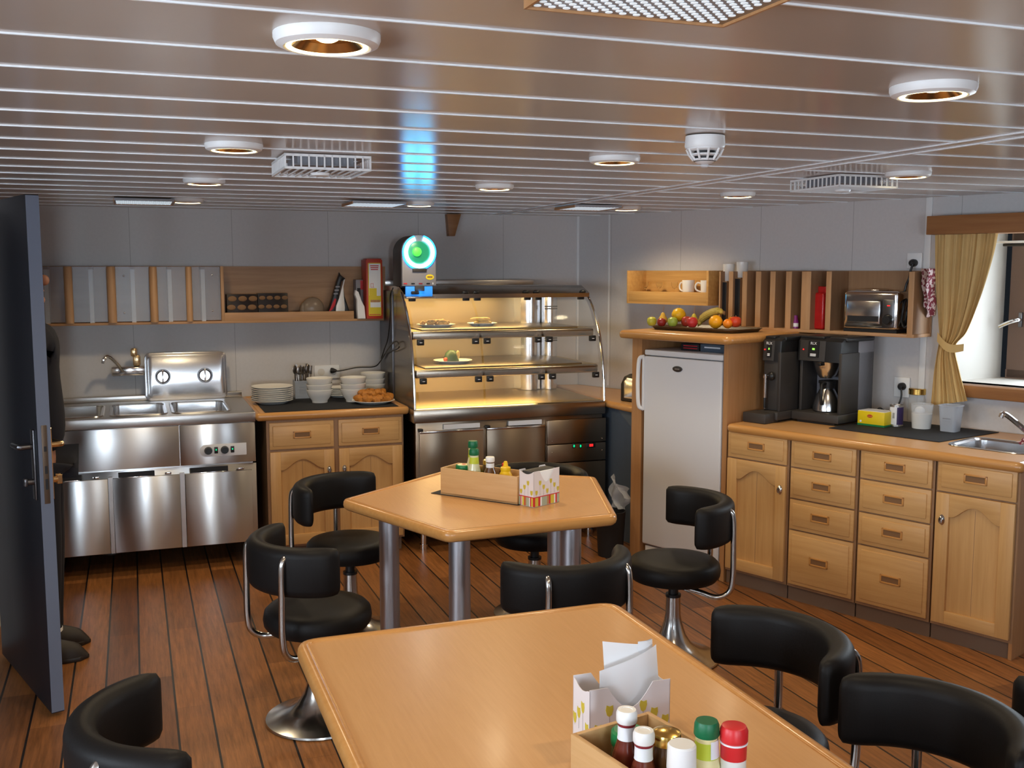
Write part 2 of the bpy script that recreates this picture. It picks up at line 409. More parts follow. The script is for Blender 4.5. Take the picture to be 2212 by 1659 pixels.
# window in the side wall: deep reveal, frame with handle, pane
REV = .46
wf = MB().m('cream')
wf.prism([(WS0, .0), (WS0+.09, REV), (WS0+.07, REV), (WS0-.02, .0)], WZ0, WZ1)      # far jamb
wf.box(WS1, WS1+.02, 0, REV, WZ0, WZ1).box(WS0-.02, WS1, .0, REV, WZ1, WZ1+.02).box(WS0-.02, WS1, 0, REV, WZ0-.02, WZ0)
wo = struct(wf.build('window_1', loc=RW(0, NW), rotz=PHI)); wo['label'] = 'deep cream window recess beside the ochre curtain over the sink'
g = MB().m('winf')
s0 = WS0+.135
g.box(s0, s0+.14, REV-.05, REV+.02, WZ0, WZ1, b=.008).box(WS1-.1, WS1, REV-.05, REV+.02, WZ0, WZ1).box(s0, WS1, REV-.05, REV+.02, WZ1-.06, WZ1).box(s0, WS1, REV-.05, REV+.02, WZ0, WZ0+.05)
g.build('window_frame', wo)
hb = MB().m('dsteel').box(s0+.06, s0+.08, REV-.065, REV-.05, 1.41, 1.49, b=.004).m('chrome').tube([(s0+.07, REV-.07, 1.45), (s0+.07, REV-.1, 1.45), (s0+.03, REV-.11, 1.435), (s0-.02, REV-.11, 1.41)], .011, smooth=4)
hb.build('window_handle', wo)
MB().m('black').box(WS0+.19, WS0+.75, .16, .19, 1.842, 1.856, b=.004).m('white').box(WS0+.14, WS0+.75, .158, .192, 1.857, 1.87, b=.004).build('window_stay', wo)
MB().m('sky3').box(s0+.14, WS1-.1, REV-.02, REV-.012, WZ0+.05, WZ1-.06).build('pane', wo)
MB().m('pelm').box(-2.47, WS1+.06, -.055, .03, 1.055, 1.122, b=.012).build('window_sill', wo)
MB().m('pelm').box(-2.47, WS1+.06, -.012, .02, 1.905, 1.95, b=.003).build('window_head', wo)
light('daylight', 'AREA', RW((s0+.14+WS1-.1)/2, NW+REV-.06, 1.53), 12, (.80, .91, 1), shape='RECTANGLE', size=.75, size_y=.7, rot=(PI/2, 0, PHI+PI))
# ================================================================== door at the left
DE = onZ(112, 1551, 0); DE2 = onZ(24, 1443, 0); da = math.atan2(DE2.y-DE.y, DE2.x-DE.x)
DL = .80; DT = .048; DH = 1.995
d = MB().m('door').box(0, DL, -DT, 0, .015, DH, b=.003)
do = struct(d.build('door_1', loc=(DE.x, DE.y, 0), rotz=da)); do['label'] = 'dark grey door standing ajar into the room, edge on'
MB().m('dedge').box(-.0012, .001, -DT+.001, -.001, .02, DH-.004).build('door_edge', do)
lk = MB().m('lockm').box(-.003, 0, -.034, -.014, .84, 1.14, b=.001).m('dark').box(-.0036, -.002, -.030, -.020, .955, .985).box(-.0036, -.002, -.030, -.020, .895, .935).box(-.0036, -.002, -.03, -.02, 1.04, 1.06)
lk.build('lock_plate', do)
for nm, yy, sg, mm in (('door_handle', 0, 1, 'dsteel'), ('door_handle', -DT, -1, 'brass')):
    h = MB().m(mm)
    h.box(.035, .075, yy, yy+sg*.008, .85, 1.12, b=.003)
    h.tube([(.055, yy, 1.055), (.055, yy+sg*.045, 1.055), (.07, yy+sg*.052, 1.055), (.165, yy+sg*.05, 1.05)], .0105, smooth=4)
    h.tube([(.055, yy, .92), (.055, yy+sg*.03, .92)], .012)
    h.box(.045, .066, yy+sg*.03, yy+sg*.042, .905, .935, b=.003)
    h.build(nm, do)
# ================================================================== ceiling fittings
def make_downlight(loc, label):
    t = thing('downlight', label, 'ceiling lamp', loc, 0, 'round recessed ceiling lamps in three rows')
    MB().m('white').lathe([(.062, -.004), (.064, -.019), (.072, -.022), (.084, -.017), (.088, -.008), (.088, 0), (.062, 0)], seg=40).build('ring', t)
    MB().m('lampon').lathe([(.0615, -.006), (.0635, -.0195), (.0665, -.0215), (.0605, -.0195), (.0585, -.006)], seg=40).build('lamp_rim', t)
    MB().m('brass').lathe([(0, -.003), (.02, -.0035), (.045, -.006), (.0585, -.0185)], seg=32).build('reflector', t)
    MB().m('lampon').lathe([(0, -.012), (.012, -.0115), (.018, -.0085), (.018, -.0035), (0, -.0035)], seg=16).build('bulb', t)
    return t
DLP = [(.318, 1.742, 'large-looking downlight nearest the camera, set by the perforated plate'), (.313, 3.33, 'downlight beside the cage vent, second in its row'),
       (.31, 4.66, 'downlight third from the camera in the row over the planked aisle'), (.305, 5.96, 'downlight over the steel hot table, last in its row'),
       (1.57, 5.80, 'downlight above the food display case, last of the middle row'), (1.575, 4.50, 'downlight above the five-sided table, middle row'),
       (1.58, 3.26, 'downlight next to the smoke detector'), (1.605, 1.78, 'downlight at upper right, nearest of its row'),
       (2.915, 3.35, 'downlight close beside the second cage vent beyond the joint'), (2.89, 4.54, 'downlight between cage vent and fruit tray beyond the joint'),
       (2.88, 5.77, 'downlight in the corner above the small lit wall shelf')]
for x, y, lb in DLP:
    t = make_downlight((x, y, ZC), lb)
    light('lamp_light', 'SPOT', (0, 0, -.03), 20, (1, .80, .52), t, spot_size=R(150), spot_blend=.6, shadow_soft_size=.05)
def make_vent(loc, label):
    t = thing('ceiling_vent', label, 'air vent', loc, 0, 'white cage air vents')
    W, D, Hh = .29, .33, .046
    f = MB().m('white')
    for z in (-.004, -Hh):
        f.box(0, W, 0, .006, z-.004, z+.004).box(0, W, D-.006, D, z-.004, z+.004).box(0, .006, 0, D, z-.004, z+.004).box(W-.006, W, 0, D, z-.004, z+.004)
    f.build('frame', t)
    b = MB().m('white')
    for i in range(12):
        x = .003+i*(W-.006)/11
        b.box(x-.0025, x+.0025, 0, .004, -Hh, 0).box(x-.0025, x+.0025, D-.004, D, -Hh, 0).box(x-.002, x+.002, 0, D, -Hh-.002, -Hh+.003)
    for i in range(13):
        y = .003+i*(D-.006)/12
        b.box(0, .004, y-.0025, y+.0025, -Hh, 0).box(W-.004, W, y-.0025, y+.0025, -Hh, 0)
    b.build('bars', t)
    MB().m('mgrey').box(.03, W-.03, .03, D-.03, -Hh+.012, -Hh+.016).box(.05, W-.05, .05, D-.05, -.03, 0).build('deflector', t)
    MB().m('white').lathe([(0, -Hh-.012), (.03, -Hh-.01), (.034, -Hh-.004), (.034, -Hh)], (W/2, D/2, 0), seg=20).build('knob', t)
    return t
v = make_vent((.487, 3.48, ZC-.004), 'white cage air vent hanging over the aisle beside a downlight')
dup(v, (2.672, 3.46, ZC-.004), 0, 'white cage air vent beyond the double ceiling joint')
def make_perf(loc, label):
    t = thing('perforated_plate', label, 'ceiling plate', loc, 0, 'square perforated ceiling plates')
    W = .305
    MB().m('plateg').box(0, W, -W, 0, -.014, 0, b=.001).m('panel').box(-.002, W+.002, -.002, .001, -.018, -.004).box(W-.001, W+.003, -W, 0, -.018, -.004).box(-.003, .001, -W, 0, -.018, -.004).build('plate', t)
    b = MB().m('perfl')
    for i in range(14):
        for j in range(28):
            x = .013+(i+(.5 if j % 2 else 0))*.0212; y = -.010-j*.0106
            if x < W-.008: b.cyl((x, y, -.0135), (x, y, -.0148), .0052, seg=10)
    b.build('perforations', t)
    return t
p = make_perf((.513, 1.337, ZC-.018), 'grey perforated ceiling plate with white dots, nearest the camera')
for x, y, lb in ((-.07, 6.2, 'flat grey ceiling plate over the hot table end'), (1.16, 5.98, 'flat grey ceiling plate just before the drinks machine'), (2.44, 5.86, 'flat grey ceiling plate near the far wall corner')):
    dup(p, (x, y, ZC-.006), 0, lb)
t = thing('smoke_detector', 'white domed smoke detector hanging from the ceiling', 'smoke detector', (1.567, 2.64, ZC-.003))
MB().m('white').lathe([(.056, 0), (.058, -.028), (.055, -.034), (0, -.034)], seg=32).build('base', t)
MB().m('white').lathe([(.052, -.032), (.053, -.038), (.047, -.042), (.0, -.042)], seg=32).lathe([(.0, -.05), (.042, -.05), (.043, -.054), (.037, -.057), (0, -.057)], seg=32).lathe([(0, -.064), (.033, -.064), (.034, -.068), (.02, -.078), (.0, -.08)], seg=32).build('dome', t)
MB().m('black').cyl((0, 0, -.034), (0, 0, -.072), .031, seg=24).build('chamber', t)
r_ = MB().m('white')
for k in range(10):
    a = 2*PI*k/10; r_.tube([(.052*math.cos(a), .052*math.sin(a), -.036), (.045*math.cos(a), .045*math.sin(a), -.052), (.032*math.cos(a), .032*math.sin(a), -.068)], .0035, seg=6)
r_.build('rib', t)
MB().m('clearp').lathe([(.012, -.076), (.012, -.086), (.006, -.09), (0, -.09)], seg=16).build('led_lens', t)
# wooden bracket high on the back wall
br = MB().m('pelm').prism([(.0, 0), (.1, 0), (.055, -.15), (.012, -.15)], -.06, 0, 'xz', b=.002).build('wall_bracket', loc=(2.05, YB, ZC-.004))
tag(br, 'small tapered wooden bracket under the ceiling above the display case', 'bracket')
# ================================================================== chairs
def make_chair(label):
    t = thing('swivel_chair', label, 'chair', (0, 0, 0), 0, 'black leather swivel chairs with tube frames')
    MB().m('leather').lathe([(0, .363), (.16, .363), (.188, .370), (.202, .388), (.205, .410), (.2, .436), (.186, .450), (.15, .457), (.08, .460), (0, .461)], seg=48).build('seat', t)
    MB().m('chairm').lathe([(0, 0), (.2, 0), (.207, .005), (.205, .012), (.17, .02), (.12, .04), (.083, .07), (.058, .11), (.042, .16), (.034, .20), (.031, .29), (0, .29)], seg=48).build('base', t)
    MB().m('black').cyl((0, 0, .285), (0, 0, .364), .022, seg=20).cyl((0, 0, .282), (0, 0, .295), .034, seg=20).build('column', t)
    # padded back: a band bent round the seat
    pr = rrect(-.036, .036, -.091, .091, .034, 4); path = []; N = 36; A = R(82)
    for i in range(N+1):
        u = i/N*2-1; a = PI + u*A; r = .222+.014*abs(u)**3
        e = Vector((math.cos(a), math.sin(a), 0)); path.append((Vector((e.x*r, e.y*r, .642)), e, Vector((0, 0, 1))))
    def scaled():
        out = []
        for i, (p, ua, ub) in enumerate(path):
            k = 1
            for q, s in ((0, .45), (1, .78), (2, .93), (3, .985)):
                if i == q or i == N-q: k = s
            out.append((p, ua*k, ub*(.86+.14*k)))
        return out
    path = scaled()
    for sgn, idx in ((-1, 0), (1, N)):
        p, ua, ub = path[idx]; a = PI+sgn*(A+R(2.4)); e = Vector((math.cos(a), math.sin(a), 0))
        ex = (Vector((e.x*.237, e.y*.237, .642)), ua*.3, ub*.8)
        if sgn < 0: path = [ex]+path
        else: path = path+[ex]
    b = MB().m('leather').sweep(pr, path); b.build('backrest', t, angle=60)
    for sg in (-1, 1):
        MB().m('chairm').tube([(.02, sg*.055, .353), (-.08, sg*.10, .333), (-.15, sg*.145, .318), (-.20, sg*.16, .343), (-.215, sg*.163, .408), (-.215, sg*.163, .56), (-.213, sg*.161, .66), (-.202, sg*.157, .695), (-.175, sg*.145, .708)], .0125, smooth=6, seg=12).build('back_tube', t)
    return t
def face(x, y, tx, ty): return math.atan2(ty-y, tx-x)
CH = [
 ('A', .895, 4.58, R(-50), 'black swivel chair behind the five-sided table in front of the plate cupboard'),
 ('B', .60, 3.70, R(16), 'black swivel chair in the aisle with back tubes turned to the camera'),
 ('C', 2.13, 3.775, R(166), 'black swivel chair in front of the white fridge, full pedestal showing'),
 ('D', 1.345, 3.19, R(98), 'black swivel chair between the two tables seen from behind'),
 ('E', 1.84, 4.66, R(-130), 'black swivel chair mostly hidden behind the five-sided table and napkin box'),
 ('F', 1.518, 2.245, R(184), 'black swivel chair beside the long table in front of the drawer cabinets'),
 ('G', 1.555, 1.70, R(188), 'black swivel chair at the lower right corner beside the long table'),
 ('H', 2.238, 1.925, R(100), 'black chair back barely showing at the very right edge'),
 ('I', .075, 2.30, R(6), 'black swivel chair at the lower left, pushed to the table end'),
]
used = False
for k, x, y, a, lb in CH:
    if k not in 'EH': x, y = x*1.033, y*1.033
    if not used: proto = make_chair(lb); proto.location = (x, y, 0); proto.rotation_euler[2] = a; used = True
    else: dup(proto, (x, y, 0), a, lb)
# ================================================================== tables
def bull(poly, z0, z1, r):
    return poly
def make_top(mb_edge, mb_top, poly, z1, th, rad):
    """bullnosed lipping with a slightly raised rim, laminate field inside"""
    n = len(poly); P = [Vector((x, y, 0)) for x, y in poly]; path = []
    for i in range(n):
        t = (P[(i+1) % n]-P[i-1]).normalized(); out = Vector((t.y, -t.x, 0))
        path.append((P[i]+Vector((0, 0, z1)), out, Vector((0, 0, 1))))
    prof = [(-.034, -.001), (-.030, .004), (-.018, .0045), (-.008, .002), (-.002, -.006), (0, -th*.5), (-.004, -th*.8), (-.014, -th), (-.034, -th)]
    mb_edge.sweep(prof, path, closed=True)
    inner = [tuple((p[0]-p[1]*.032).xy) for p in path]
    mb_top.prism(inner, z1-.03, z1-.0005)
t5 = thing('five_sided_table', 'five-sided beech table with rounded lipping on grey tube legs', 'table', (1.443, 4.235, 0))
Rr = .655; pent = []
raw = [onZ(735, 1080, .73), onZ(965, 1152, .73), onZ(1335, 1114, .73), onZ(1288, 1030, .73)]
apex = Vector((1.43, 4.83, 0))
pts = [(p.x-1.443, p.y-4.235) for p in raw]+[(apex.x-1.443, apex.y-4.235)]
e_, f_ = MB().m('edge'), MB().m('top')
make_top(e_, f_, rpoly(pts, .055, 6), .73, .042, .05)
f_.build('table_top', t5); e_.build('edge_lipping', t5, angle=60)
for px, py in ((-.44, .02), (-.262, -.43), (.24, -.385), (.325, -.03), (0, .38)):
    MB().m('alu').cyl((px, py, .0), (px, py, .665), .043, seg=28).m('dgrey').lathe([(.043, .66), (.075, .672), (.075, .69), (0, .69)], (px, py, 0), seg=28).build('leg', t5)
tl = thing('long_table', 'long beech table with raised rounded lipping in the foreground', 'table', (.86, 1.75, 0))
q = [onZ(648, 1380, .73), onZ(1332, 1300, .73)]
x0, x1 = .372, 1.325; y1 = 2.705
e_, f_ = MB().m('edge'), MB().m('top')
make_top(e_, f_, rpoly([(x0-.86, .75-1.75), (x1-.86, .75-1.75), (x1-.86, y1-1.75), (x0-.86, y1-1.75)], .07, 6), .73, .045, .05)
f_.build('table_top', tl); e_.build('edge_lipping', tl, angle=60)
for px, py in ((-.3, .62), (.3, .62), (-.3, -.7), (.3, -.7)):
    MB().m('alu').cyl((px, py, .0), (px, py, .665), .043, seg=28).m('dgrey').lathe([(.043, .66), (.075, .672), (.075, .69), (0, .69)], (px, py, 0), seg=28).build('leg', tl)
ZT = .7305
# ------------------------------------------------------------------ caddies
def make_caddy(name, label, loc, rz, L, D, h):
    t = thing(name, label, 'box', loc, rz)
    k = MB().m('crate'); w_ = .010
    k.box(0, L, 0, D, 0, .008); k.box(0, L, 0, w_, .0, h, b=.001).box(0, L, D-w_, D, 0, h, b=.001).box(0, w_, w_, D-w_, 0, h, b=.001).box(L-w_, L, w_, D-w_, 0, h, b=.001)
    k.build('tray', t); return t
def flat_mat(label, loc, rz, x0, x1, y0, y1):
    o = MB().m('mat_').box(x0, x1, y0, y1, 0, .002).build('table_mat', loc=loc, rotz=rz); return tag(o, label, 'mat')
A = onZ(952, 1068, ZT); B = onZ(1117, 1091, ZT); az = math.atan2(B.y-A.y, B.x-A.x)
C1L = (B-A).length; C1 = (A.x, A.y)
def loc_at(o, a, x, y, z): return Vector((o[0]+x*math.cos(a)-y*math.sin(a), o[1]+x*math.sin(a)+y*math.cos(a), z))
flat_mat('black mat under the wooden box on the five-sided table', (A.x, A.y, ZT), az, -.05, C1L+.01, -.004, .15)
make_caddy('condiment_box', 'open wooden box of sauce bottles on the five-sided table', (A.x, A.y, ZT+.0025), az, C1L, .14, .118)
# ------------------------------------------------------------------ bottles and jars
def bottle(name, label, cat, loc, parts, rz=0, group=None):
    """parts: list of (part name, material, profile)"""
    t = thing(name, label, cat, loc, rz, group)
    for nm, mm, pr in parts: MB().m(mm).lathe(pr, seg=24).build(nm, t)
    return t
M['lemon'] = mat('cloudy lemon dressing', (.66, .66, .42), .2, coat=.5); M['mayo'] = mat('mayonnaise', (.80, .72, .38), .3, coat=.4)
M['lime'] = mat('lime label', (.50, .58, .04), .5); M['labelw'] = mat('white label', (.78, .80, .84), .6)
M['labelg'] = mat('pale green label', (.30, .55, .12), .5); M['ketch'] = mat('dark sauce', (.13, .022, .012), .15, coat=.6)
M['brown'] = mat('brown glass sauce', (.10, .045, .018), .12, coat=.8); M['gold'] = steel('gold lid', (.78, .52, .15), .22)
M['maroon'] = mat('maroon band', (.22, .02, .03), .4); M['jarfill'] = mat('pickle jar', (.10, .11, .05), .1, coat=.8)
M['redl'] = mat('red label', (.55, .02, .03), .5)
def dressing(loc, label, cap='dgreen', fill='lemon', h=.235):
    k = h/.235
    return bottle('dressing_bottle', label, 'bottle', loc, [
        ('bottle', fill, [(0, 0), (.028, 0), (.031, .006), (.031, .09*k), (.029, .12*k), (.022, .155*k), (.0195, .175*k), (.0195, .205*k), (0, .205*k)]),
        ('label', 'labelg', [(.0313, .05*k), (.0315, .052*k), (.0315, .095*k), (.0305, .1*k)]),
        ('neck_label', 'lime', [(.0222, .160*k), (.0202, .175*k), (.0200, .19*k), (.0193, .195*k)]),
        ('cap', cap, [(.0, .203*k), (.0205, .203*k), (.0225, .207*k), (.0215, .228*k), (.019, h), (0, h)])])
def ketchup(loc, label, h=.19):
    k = h/.19
    t = bottle('ketchup_bottle', label, 'bottle', loc, [
        ('bottle', 'ketch', [(0, 0), (.026, 0), (.029, .006), (.029, .075*k), (.026, .095*k), (.0175, .125*k), (.0150, .15*k), (.0150, .165*k), (0, .165*k)]),
        ('label', 'labelw', [(.0292, .02*k), (.0294, .022*k), (.0294, .07*k), (.0288, .076*k)]),
        ('neck_label', 'labelw', [(.0172, .130*k), (.0165, .135*k), (.0162, .157*k), (.0150, .158*k)]),
        ('neck_band', 'maroon', [(.0166, .158*k), (.0170, .159*k), (.0170, .1635*k), (.0160, .164*k)]),
        ('cap', 'white', [(0, .164*k), (.0180, .164*k), (.0195, .167*k), (.0195, .183*k), (.017, h), (.011, h), (.0105, h-.001), (0, h-.001)])])
    return t
def put(px, py, z, base): p = onZ(px, py, z); return (p.x, p.y, base)
b0 = ZT+.011
def c1(x, y): return tuple(loc_at(C1, az, x, y, b0))
jar = thing('pickle_jar', 'jar with green patterned lid at the end of the box on the five-sided table', 'jar', c1(.066, .085))
MB().m('jarfill').lathe([(0, 0), (.035, 0), (.038, .006), (.038, .085), (.032, .098), (0, .098)], seg=28).build('jar', jar)
MB().m('green').lathe([(0, .117), (.03, .117), (.0345, .114), (.036, .108), (.036, .097), (0, .097)], seg=28).m('mayo').lathe([(0, .1182), (.026, .1176), (.029, .1168)], seg=28).m('redl').lathe([(0, .1188), (.010, .1184), (.011, .1178)], seg=16).build('lid', jar)
dressing(c1(.148, .046), 'green-capped dressing bottle, nearer of the pair on the five-sided table', h=.20)
dressing(c1(.108, .097), 'green-capped bottle standing behind the other one on the five-sided table', fill='mayo', h=.225)
bottle('herb_jar', 'small brown jar with gold lid behind the white-capped bottle', 'jar', c1(.178, .115), [('jar', 'brown', [(0, 0), (.026, 0), (.028, .005), (.028, .10), (.024, .125), (0, .125)]), ('lid', 'gold', [(0, .145), (.02, .145), (.0245, .142), (.025, .125), (0, .125)])])
bottle('sauce_bottle', 'brown sauce bottle with white cap on the five-sided table', 'bottle', c1(.222, .06), [
    ('bottle', 'brown', [(0, 0), (.027, 0), (.03, .006), (.03, .085), (.026, .105), (.0175, .122), (.0165, .15), (0, .15)]), ('label', 'labelw', [(.0302, .03), (.0304, .032), (.0304, .085), (.0295, .09)]),
    ('neck_label', 'labelw', [(.0178, .124), (.018, .125), (.018, .142), (.017, .143)]), ('cap', 'white', [(0, .148), (.0185, .148), (.0200, .151), (.0200, .166), (.018, .17), (0, .17)])])
mu = thing('mustard_bottle', 'yellow squeeze mustard bottle with pointed cap', 'bottle', c1(.300, .062))
MB().m('yellow').lathe([(0, 0), (.030, 0), (.033, .006), (.033, .07), (.031, .092), (.022, .112), (.0195, .118), (0, .118)], seg=28).build('bottle', mu)
MB().m('yellow').lathe([(.021, .116), (.0225, .12), (.0215, .132), (.012, .136), (.0105, .138), (.008, .155), (.006, .158), (0, .158)], seg=24).build('cap', mu)
lb_ = MB().m('redl').sph((0, -.0295, .083), .016, 12, (1.0, .32, .55)).build('label_emblem', mu)
bottle('relish_bottle', 'red-topped bottle peeking out behind the mustard', 'bottle', c1(.262, .118), [('bottle', 'ketch', [(0, 0), (.022, 0), (.024, .005), (.024, .1), (.014, .122), (0, .122)]), ('cap', 'red', [(0, .138), (.01, .138), (.0135, .134), (.0135, .12), (0, .12)])])
# ------------------------------------------------------------------ napkin boxes
M['flower'] = mat('yellow flower print', (.58, .47, .05), .7); M['stem'] = mat('grey stem print', (.40, .36, .38), .7)
M['carton'] = mat('white carton', (.74, .70, .72), .65)
STR = [('redl', .05), ('flower', .12), ('redl', .08), ('labelw', .06), ('sagep', .20), ('panel', .08), ('redl', .06), ('flower', .14), ('labelw', .05), ('redl', .06), ('sagep', .1)]
M['sagep'] = mat('sage stripe', (.36, .40, .30), .7)
def napkin_box(label, loc, rz, W, D, h, mode):
    t = thing('napkin_box', label, 'napkin box', loc, rz)
    k = MB().m('carton'); th = .0015
    # front and back with a scooped top edge, two side flaps
    n = 12; c0, c1_ = W*.22, W*.78
    poly = [(0, 0), (W, 0), (W, h), (c1_, h)]+[(c1_-(c1_-c0)*i/n, h-.34*h*math.sin(PI*i/n)) for i in range(1, n)]+[(c0, h), (0, h)]
    k.prism(poly, 0, th, 'xz').prism(poly, D-th, D, 'xz')
    side = [(0, 0), (D, 0), (D, h*.98)]+[(D-(D)*i/8, h-.10*h*math.sin(PI*i/8)) for i in range(1, 8)]+[(0, h*.98)]
    k.prism(side, 0, th, 'yz').prism(side, W-th, W, 'yz').box(0, W, 0, D, 0, th)
    k.build('carton', t)
    pr = MB(); e = .0006
    if mode:
        x = 0
        for mm, fr in STR:
            pr.m(mm).box(x*W, (x+fr)*W, -e, 0, .002, .26*h); x += fr
        y = 0
        for mm, fr in STR:
            pr.m(mm).box(-e, 0, y*D, (y+fr)*D, .002, .26*h); y += fr
        pr.m('redl').box(-e*1.2, W, -e*1.2, 0, .26*h, .285*h).box(-e*1.2, 0, 0, D, .26*h, .285*h)
    for i in range(7):
        u = W*(.1+.14*i); zz = h*(.40+.13*((i*5) % 3)); r_f = .0085*W/.15
        fl = [(u+r_f*a, zz+r_f*b*1.25) for a, b in ((0, -1), (.55, -.7), (.85, .1), (.75, .85), (.1, .7), (-.6, .95), (-.8, .2), (-.5, -.7))]
        pr.m('flower').prism(fl, -e, 0, 'xz').m('stem').box(u-.0004, u+.0004, -e, 0, .29*h, zz-r_f*1.1).box(u-.005, u+.005, -e, 0, .34*h, .34*h+.0006)
        if i < 4:
            u2 = D*(.15+.24*i); f2 = [(u2+r_f*a, zz+r_f*b*1.25) for a, b in ((0, -1), (.55, -.7), (.85, .1), (.75, .85), (.1, .7), (-.6, .95), (-.8, .2), (-.5, -.7))]
            pr.m('flower').prism(f2, -e, 0, 'yz').m('stem').box(-e, 0, u2-.0004, u2+.0004, .29*h, zz-r_f*1.1)
    pr.build('flower_print', t, angle=80)
    return t
nb = onZ(1153, 1097, ZT); nr = onZ(1208, 1084, ZT); na = math.atan2(nr.y-nb.y, nr.x-nb.x)
nW = (nr-nb).length
napkin_box('flowered napkin carton with striped base on the five-sided table', (nb.x, nb.y, ZT), na, nW, .085, .152, True)
nl = thing('napkin_stack', 'stack of folded paper napkins inside the striped carton', 'napkins', (nb.x, nb.y, ZT+.002), na)
k = MB().m('dgrey').box(.006, nW-.004, .02, .075, .0, .147, b=.004); k.build('stack', nl)
MB().m('paper').box(.004, nW-.004, .004, .012, 0, .146, b=.001).build('front_napkin', nl)
# foreground set on the long table
ztop = .875
fl = onZ(1274, 1492, ztop); fr = onZ(1448, 1466, ztop); fa = math.atan2(fr.y-fl.y, fr.x-fl.x); fW = (fr-fl).length
FN = (fl.x, fl.y)
napkin_box('plain flowered napkin carton with napkins sticking up on the long table', (fl.x, fl.y, ZT), fa, fW, .085, ztop-ZT, False)
nk = thing('napkin_stack', 'white paper napkins fanned up out of the foreground carton', 'napkins', (fl.x, fl.y, ZT+.002), fa)
hN = .158
def sheet(x0, x1, y, z0, zl, zr, lean, curl, name):
    def fn(u, v):
        x = x0+(x1-x0)*u; zt = zl+(zr-zl)*u; z = z0+(zt-z0)*v
        return Vector((x, y+lean*v*v+curl*(u**3)*v, z))
    MB().m('paper').grid(fn, 14, 8).build(name, nk, angle=80)
sheet(.030, fW-.008, .016, 0, .172, .20, .004, .03, 'napkin')
sheet(.050, fW-.022, .028, 0, .222, .198, .022, .01, 'napkin')
sheet(fW-.05, fW-.010, .046, 0, .21, .207, .006, .012, 'napkin')
sheet(fW-.045, fW-.008, .054, 0, .207, .206, .006, .012, 'napkin')
# foreground caddy
zc2 = .845
P1 = onZ(1233, 1585, zc2); P2 = onZ(1345, 1659, zc2); ca = math.atan2(P2.y-P1.y, P2.x-P1.x)
C2 = (P1.x, P1.y); C2L = .36
flat_mat('black mat under the foreground wooden box', (P1.x, P1.y, ZT), ca, -.02, C2L+.03, -.03, .17)
make_caddy('condiment_box', 'open wooden box of bottles in the foreground on the long table', (P1.x, P1.y, ZT+.0025), ca, C2L, .19, zc2-ZT-.0025)
def topat(px, py, h, hh=None): p = onZ(px, py, b0+h); return (p.x, p.y, b0)
ketchup(topat(1354, 1532, .175), 'white-capped ketchup bottle nearest the foreground napkin carton', .175)
ketchup(topat(1391, 1577, .165), 'white-capped ketchup bottle in the middle of the foreground box', .165)
j2 = thing('pickle_jar', 'green-lidded jar lying low in the corner of the foreground box', 'jar', topat(1358, 1575, .112))
MB().m('jarfill').lathe([(0, 0), (.031, 0), (.033, .006), (.033, .075), (.029, .086), (0, .086)], seg=28).build('jar', j2)
MB().m('green').lathe([(0, .112), (.028, .112), (.033, .108), (.034, .09), (.0335, .084), (0, .084)], seg=28).build('lid', j2)
bottle('herb_jar', 'jar with shiny gold lid in the foreground box', 'jar', topat(1440, 1576, .152), [('jar', 'brown', [(0, 0), (.024, 0), (.027, .006), (.027, .098), (.022, .116), (.0205, .128), (0, .128)]), ('lid', 'gold', [(0, .153), (.018, .152), (.026, .148), (.028, .142), (.0275, .128), (0, .128)])])
bottle('mayonnaise_bottle', 'pale yellow bottle with wide white cap in the foreground box', 'bottle', topat(1473, 1606, .175), [('bottle', 'mayo', [(0, 0), (.031, 0), (.034, .008), (.034, .095), (.031, .113), (.022, .13), (0, .13)]), ('cap', 'white', [(0, .128), (.0245, .128), (.0255, .131), (.0245, .172), (.022, .175), (0, .175)])])
dr = dressing(topat(1527, 1556, .20), 'green-capped dressing bottle with white label in the foreground box', fill='mayo', h=.20)
MB().m('labelw').lathe([(.0226, .138), (.0222, .142), (.0207, .169), (.0205, .169)], seg=8, arc=R(95), mx=Matrix.Rotation(R(-100), 4, 'Z')).build('white_sticker', dr)
bottle('salt_shaker', 'red-capped spice bottle nearest the table edge', 'bottle', topat(1586, 1566, .195), [('bottle', 'china', [(0, 0), (.021, 0), (.023, .006), (.022, .15), (0, .15)]), ('cap', 'red', [(0, .137), (.0225, .137), (.0228, .163), (.0238, .164), (.0238, .166), (.0228, .167), (.0243, .169), (.0243, .187), (.021, .194), (.018, .195), (0, .1935)]), ('seal_ring', 'paper', [(.0230, .1632), (.0242, .164), (.0242, .166), (.0230, .1668)])])
# ================================================================== hot table (steel bain-marie)
SY, SX0, SX1 = 6.05, XD+.01, .645        # front plane, ends
st = thing('hot_table', 'long stainless steel hot food table on short legs by the door', 'hot table', (SX0, SY, 0))
L = SX1-SX0; Dp = YB-.06-SY
def xs_(px): return onY(px, 960, SY).x-SX0
wells = [(onZ(133, 885, .9).x-.3-SX0, onZ(222, 885, .9).x-SX0), (onZ(241, 885, .9).x-SX0, onZ(356, 884, .9).x-SX0), (onZ(371, 880, .9).x-SX0, onZ(489, 878, .9).x-SX0)]
wy0, wy1 = .09, .60
k = MB().m('steel2'); zt = .9
xsn = [0]+[v for w_ in wells for v in w_]+[L]
for i in range(0, len(xsn), 2): k.box(xsn[i], xsn[i+1], wy0, wy1, zt-.012, zt)
k.box(0, L, 0, wy0, zt-.012, zt).box(0, L, wy1, Dp, zt-.012, zt).box(0, L, -.002, .012, zt-.055, zt, b=.003)
k.box(0, L, Dp-.02, Dp, zt, zt+.035, b=.004)
k.build('table_top', st)
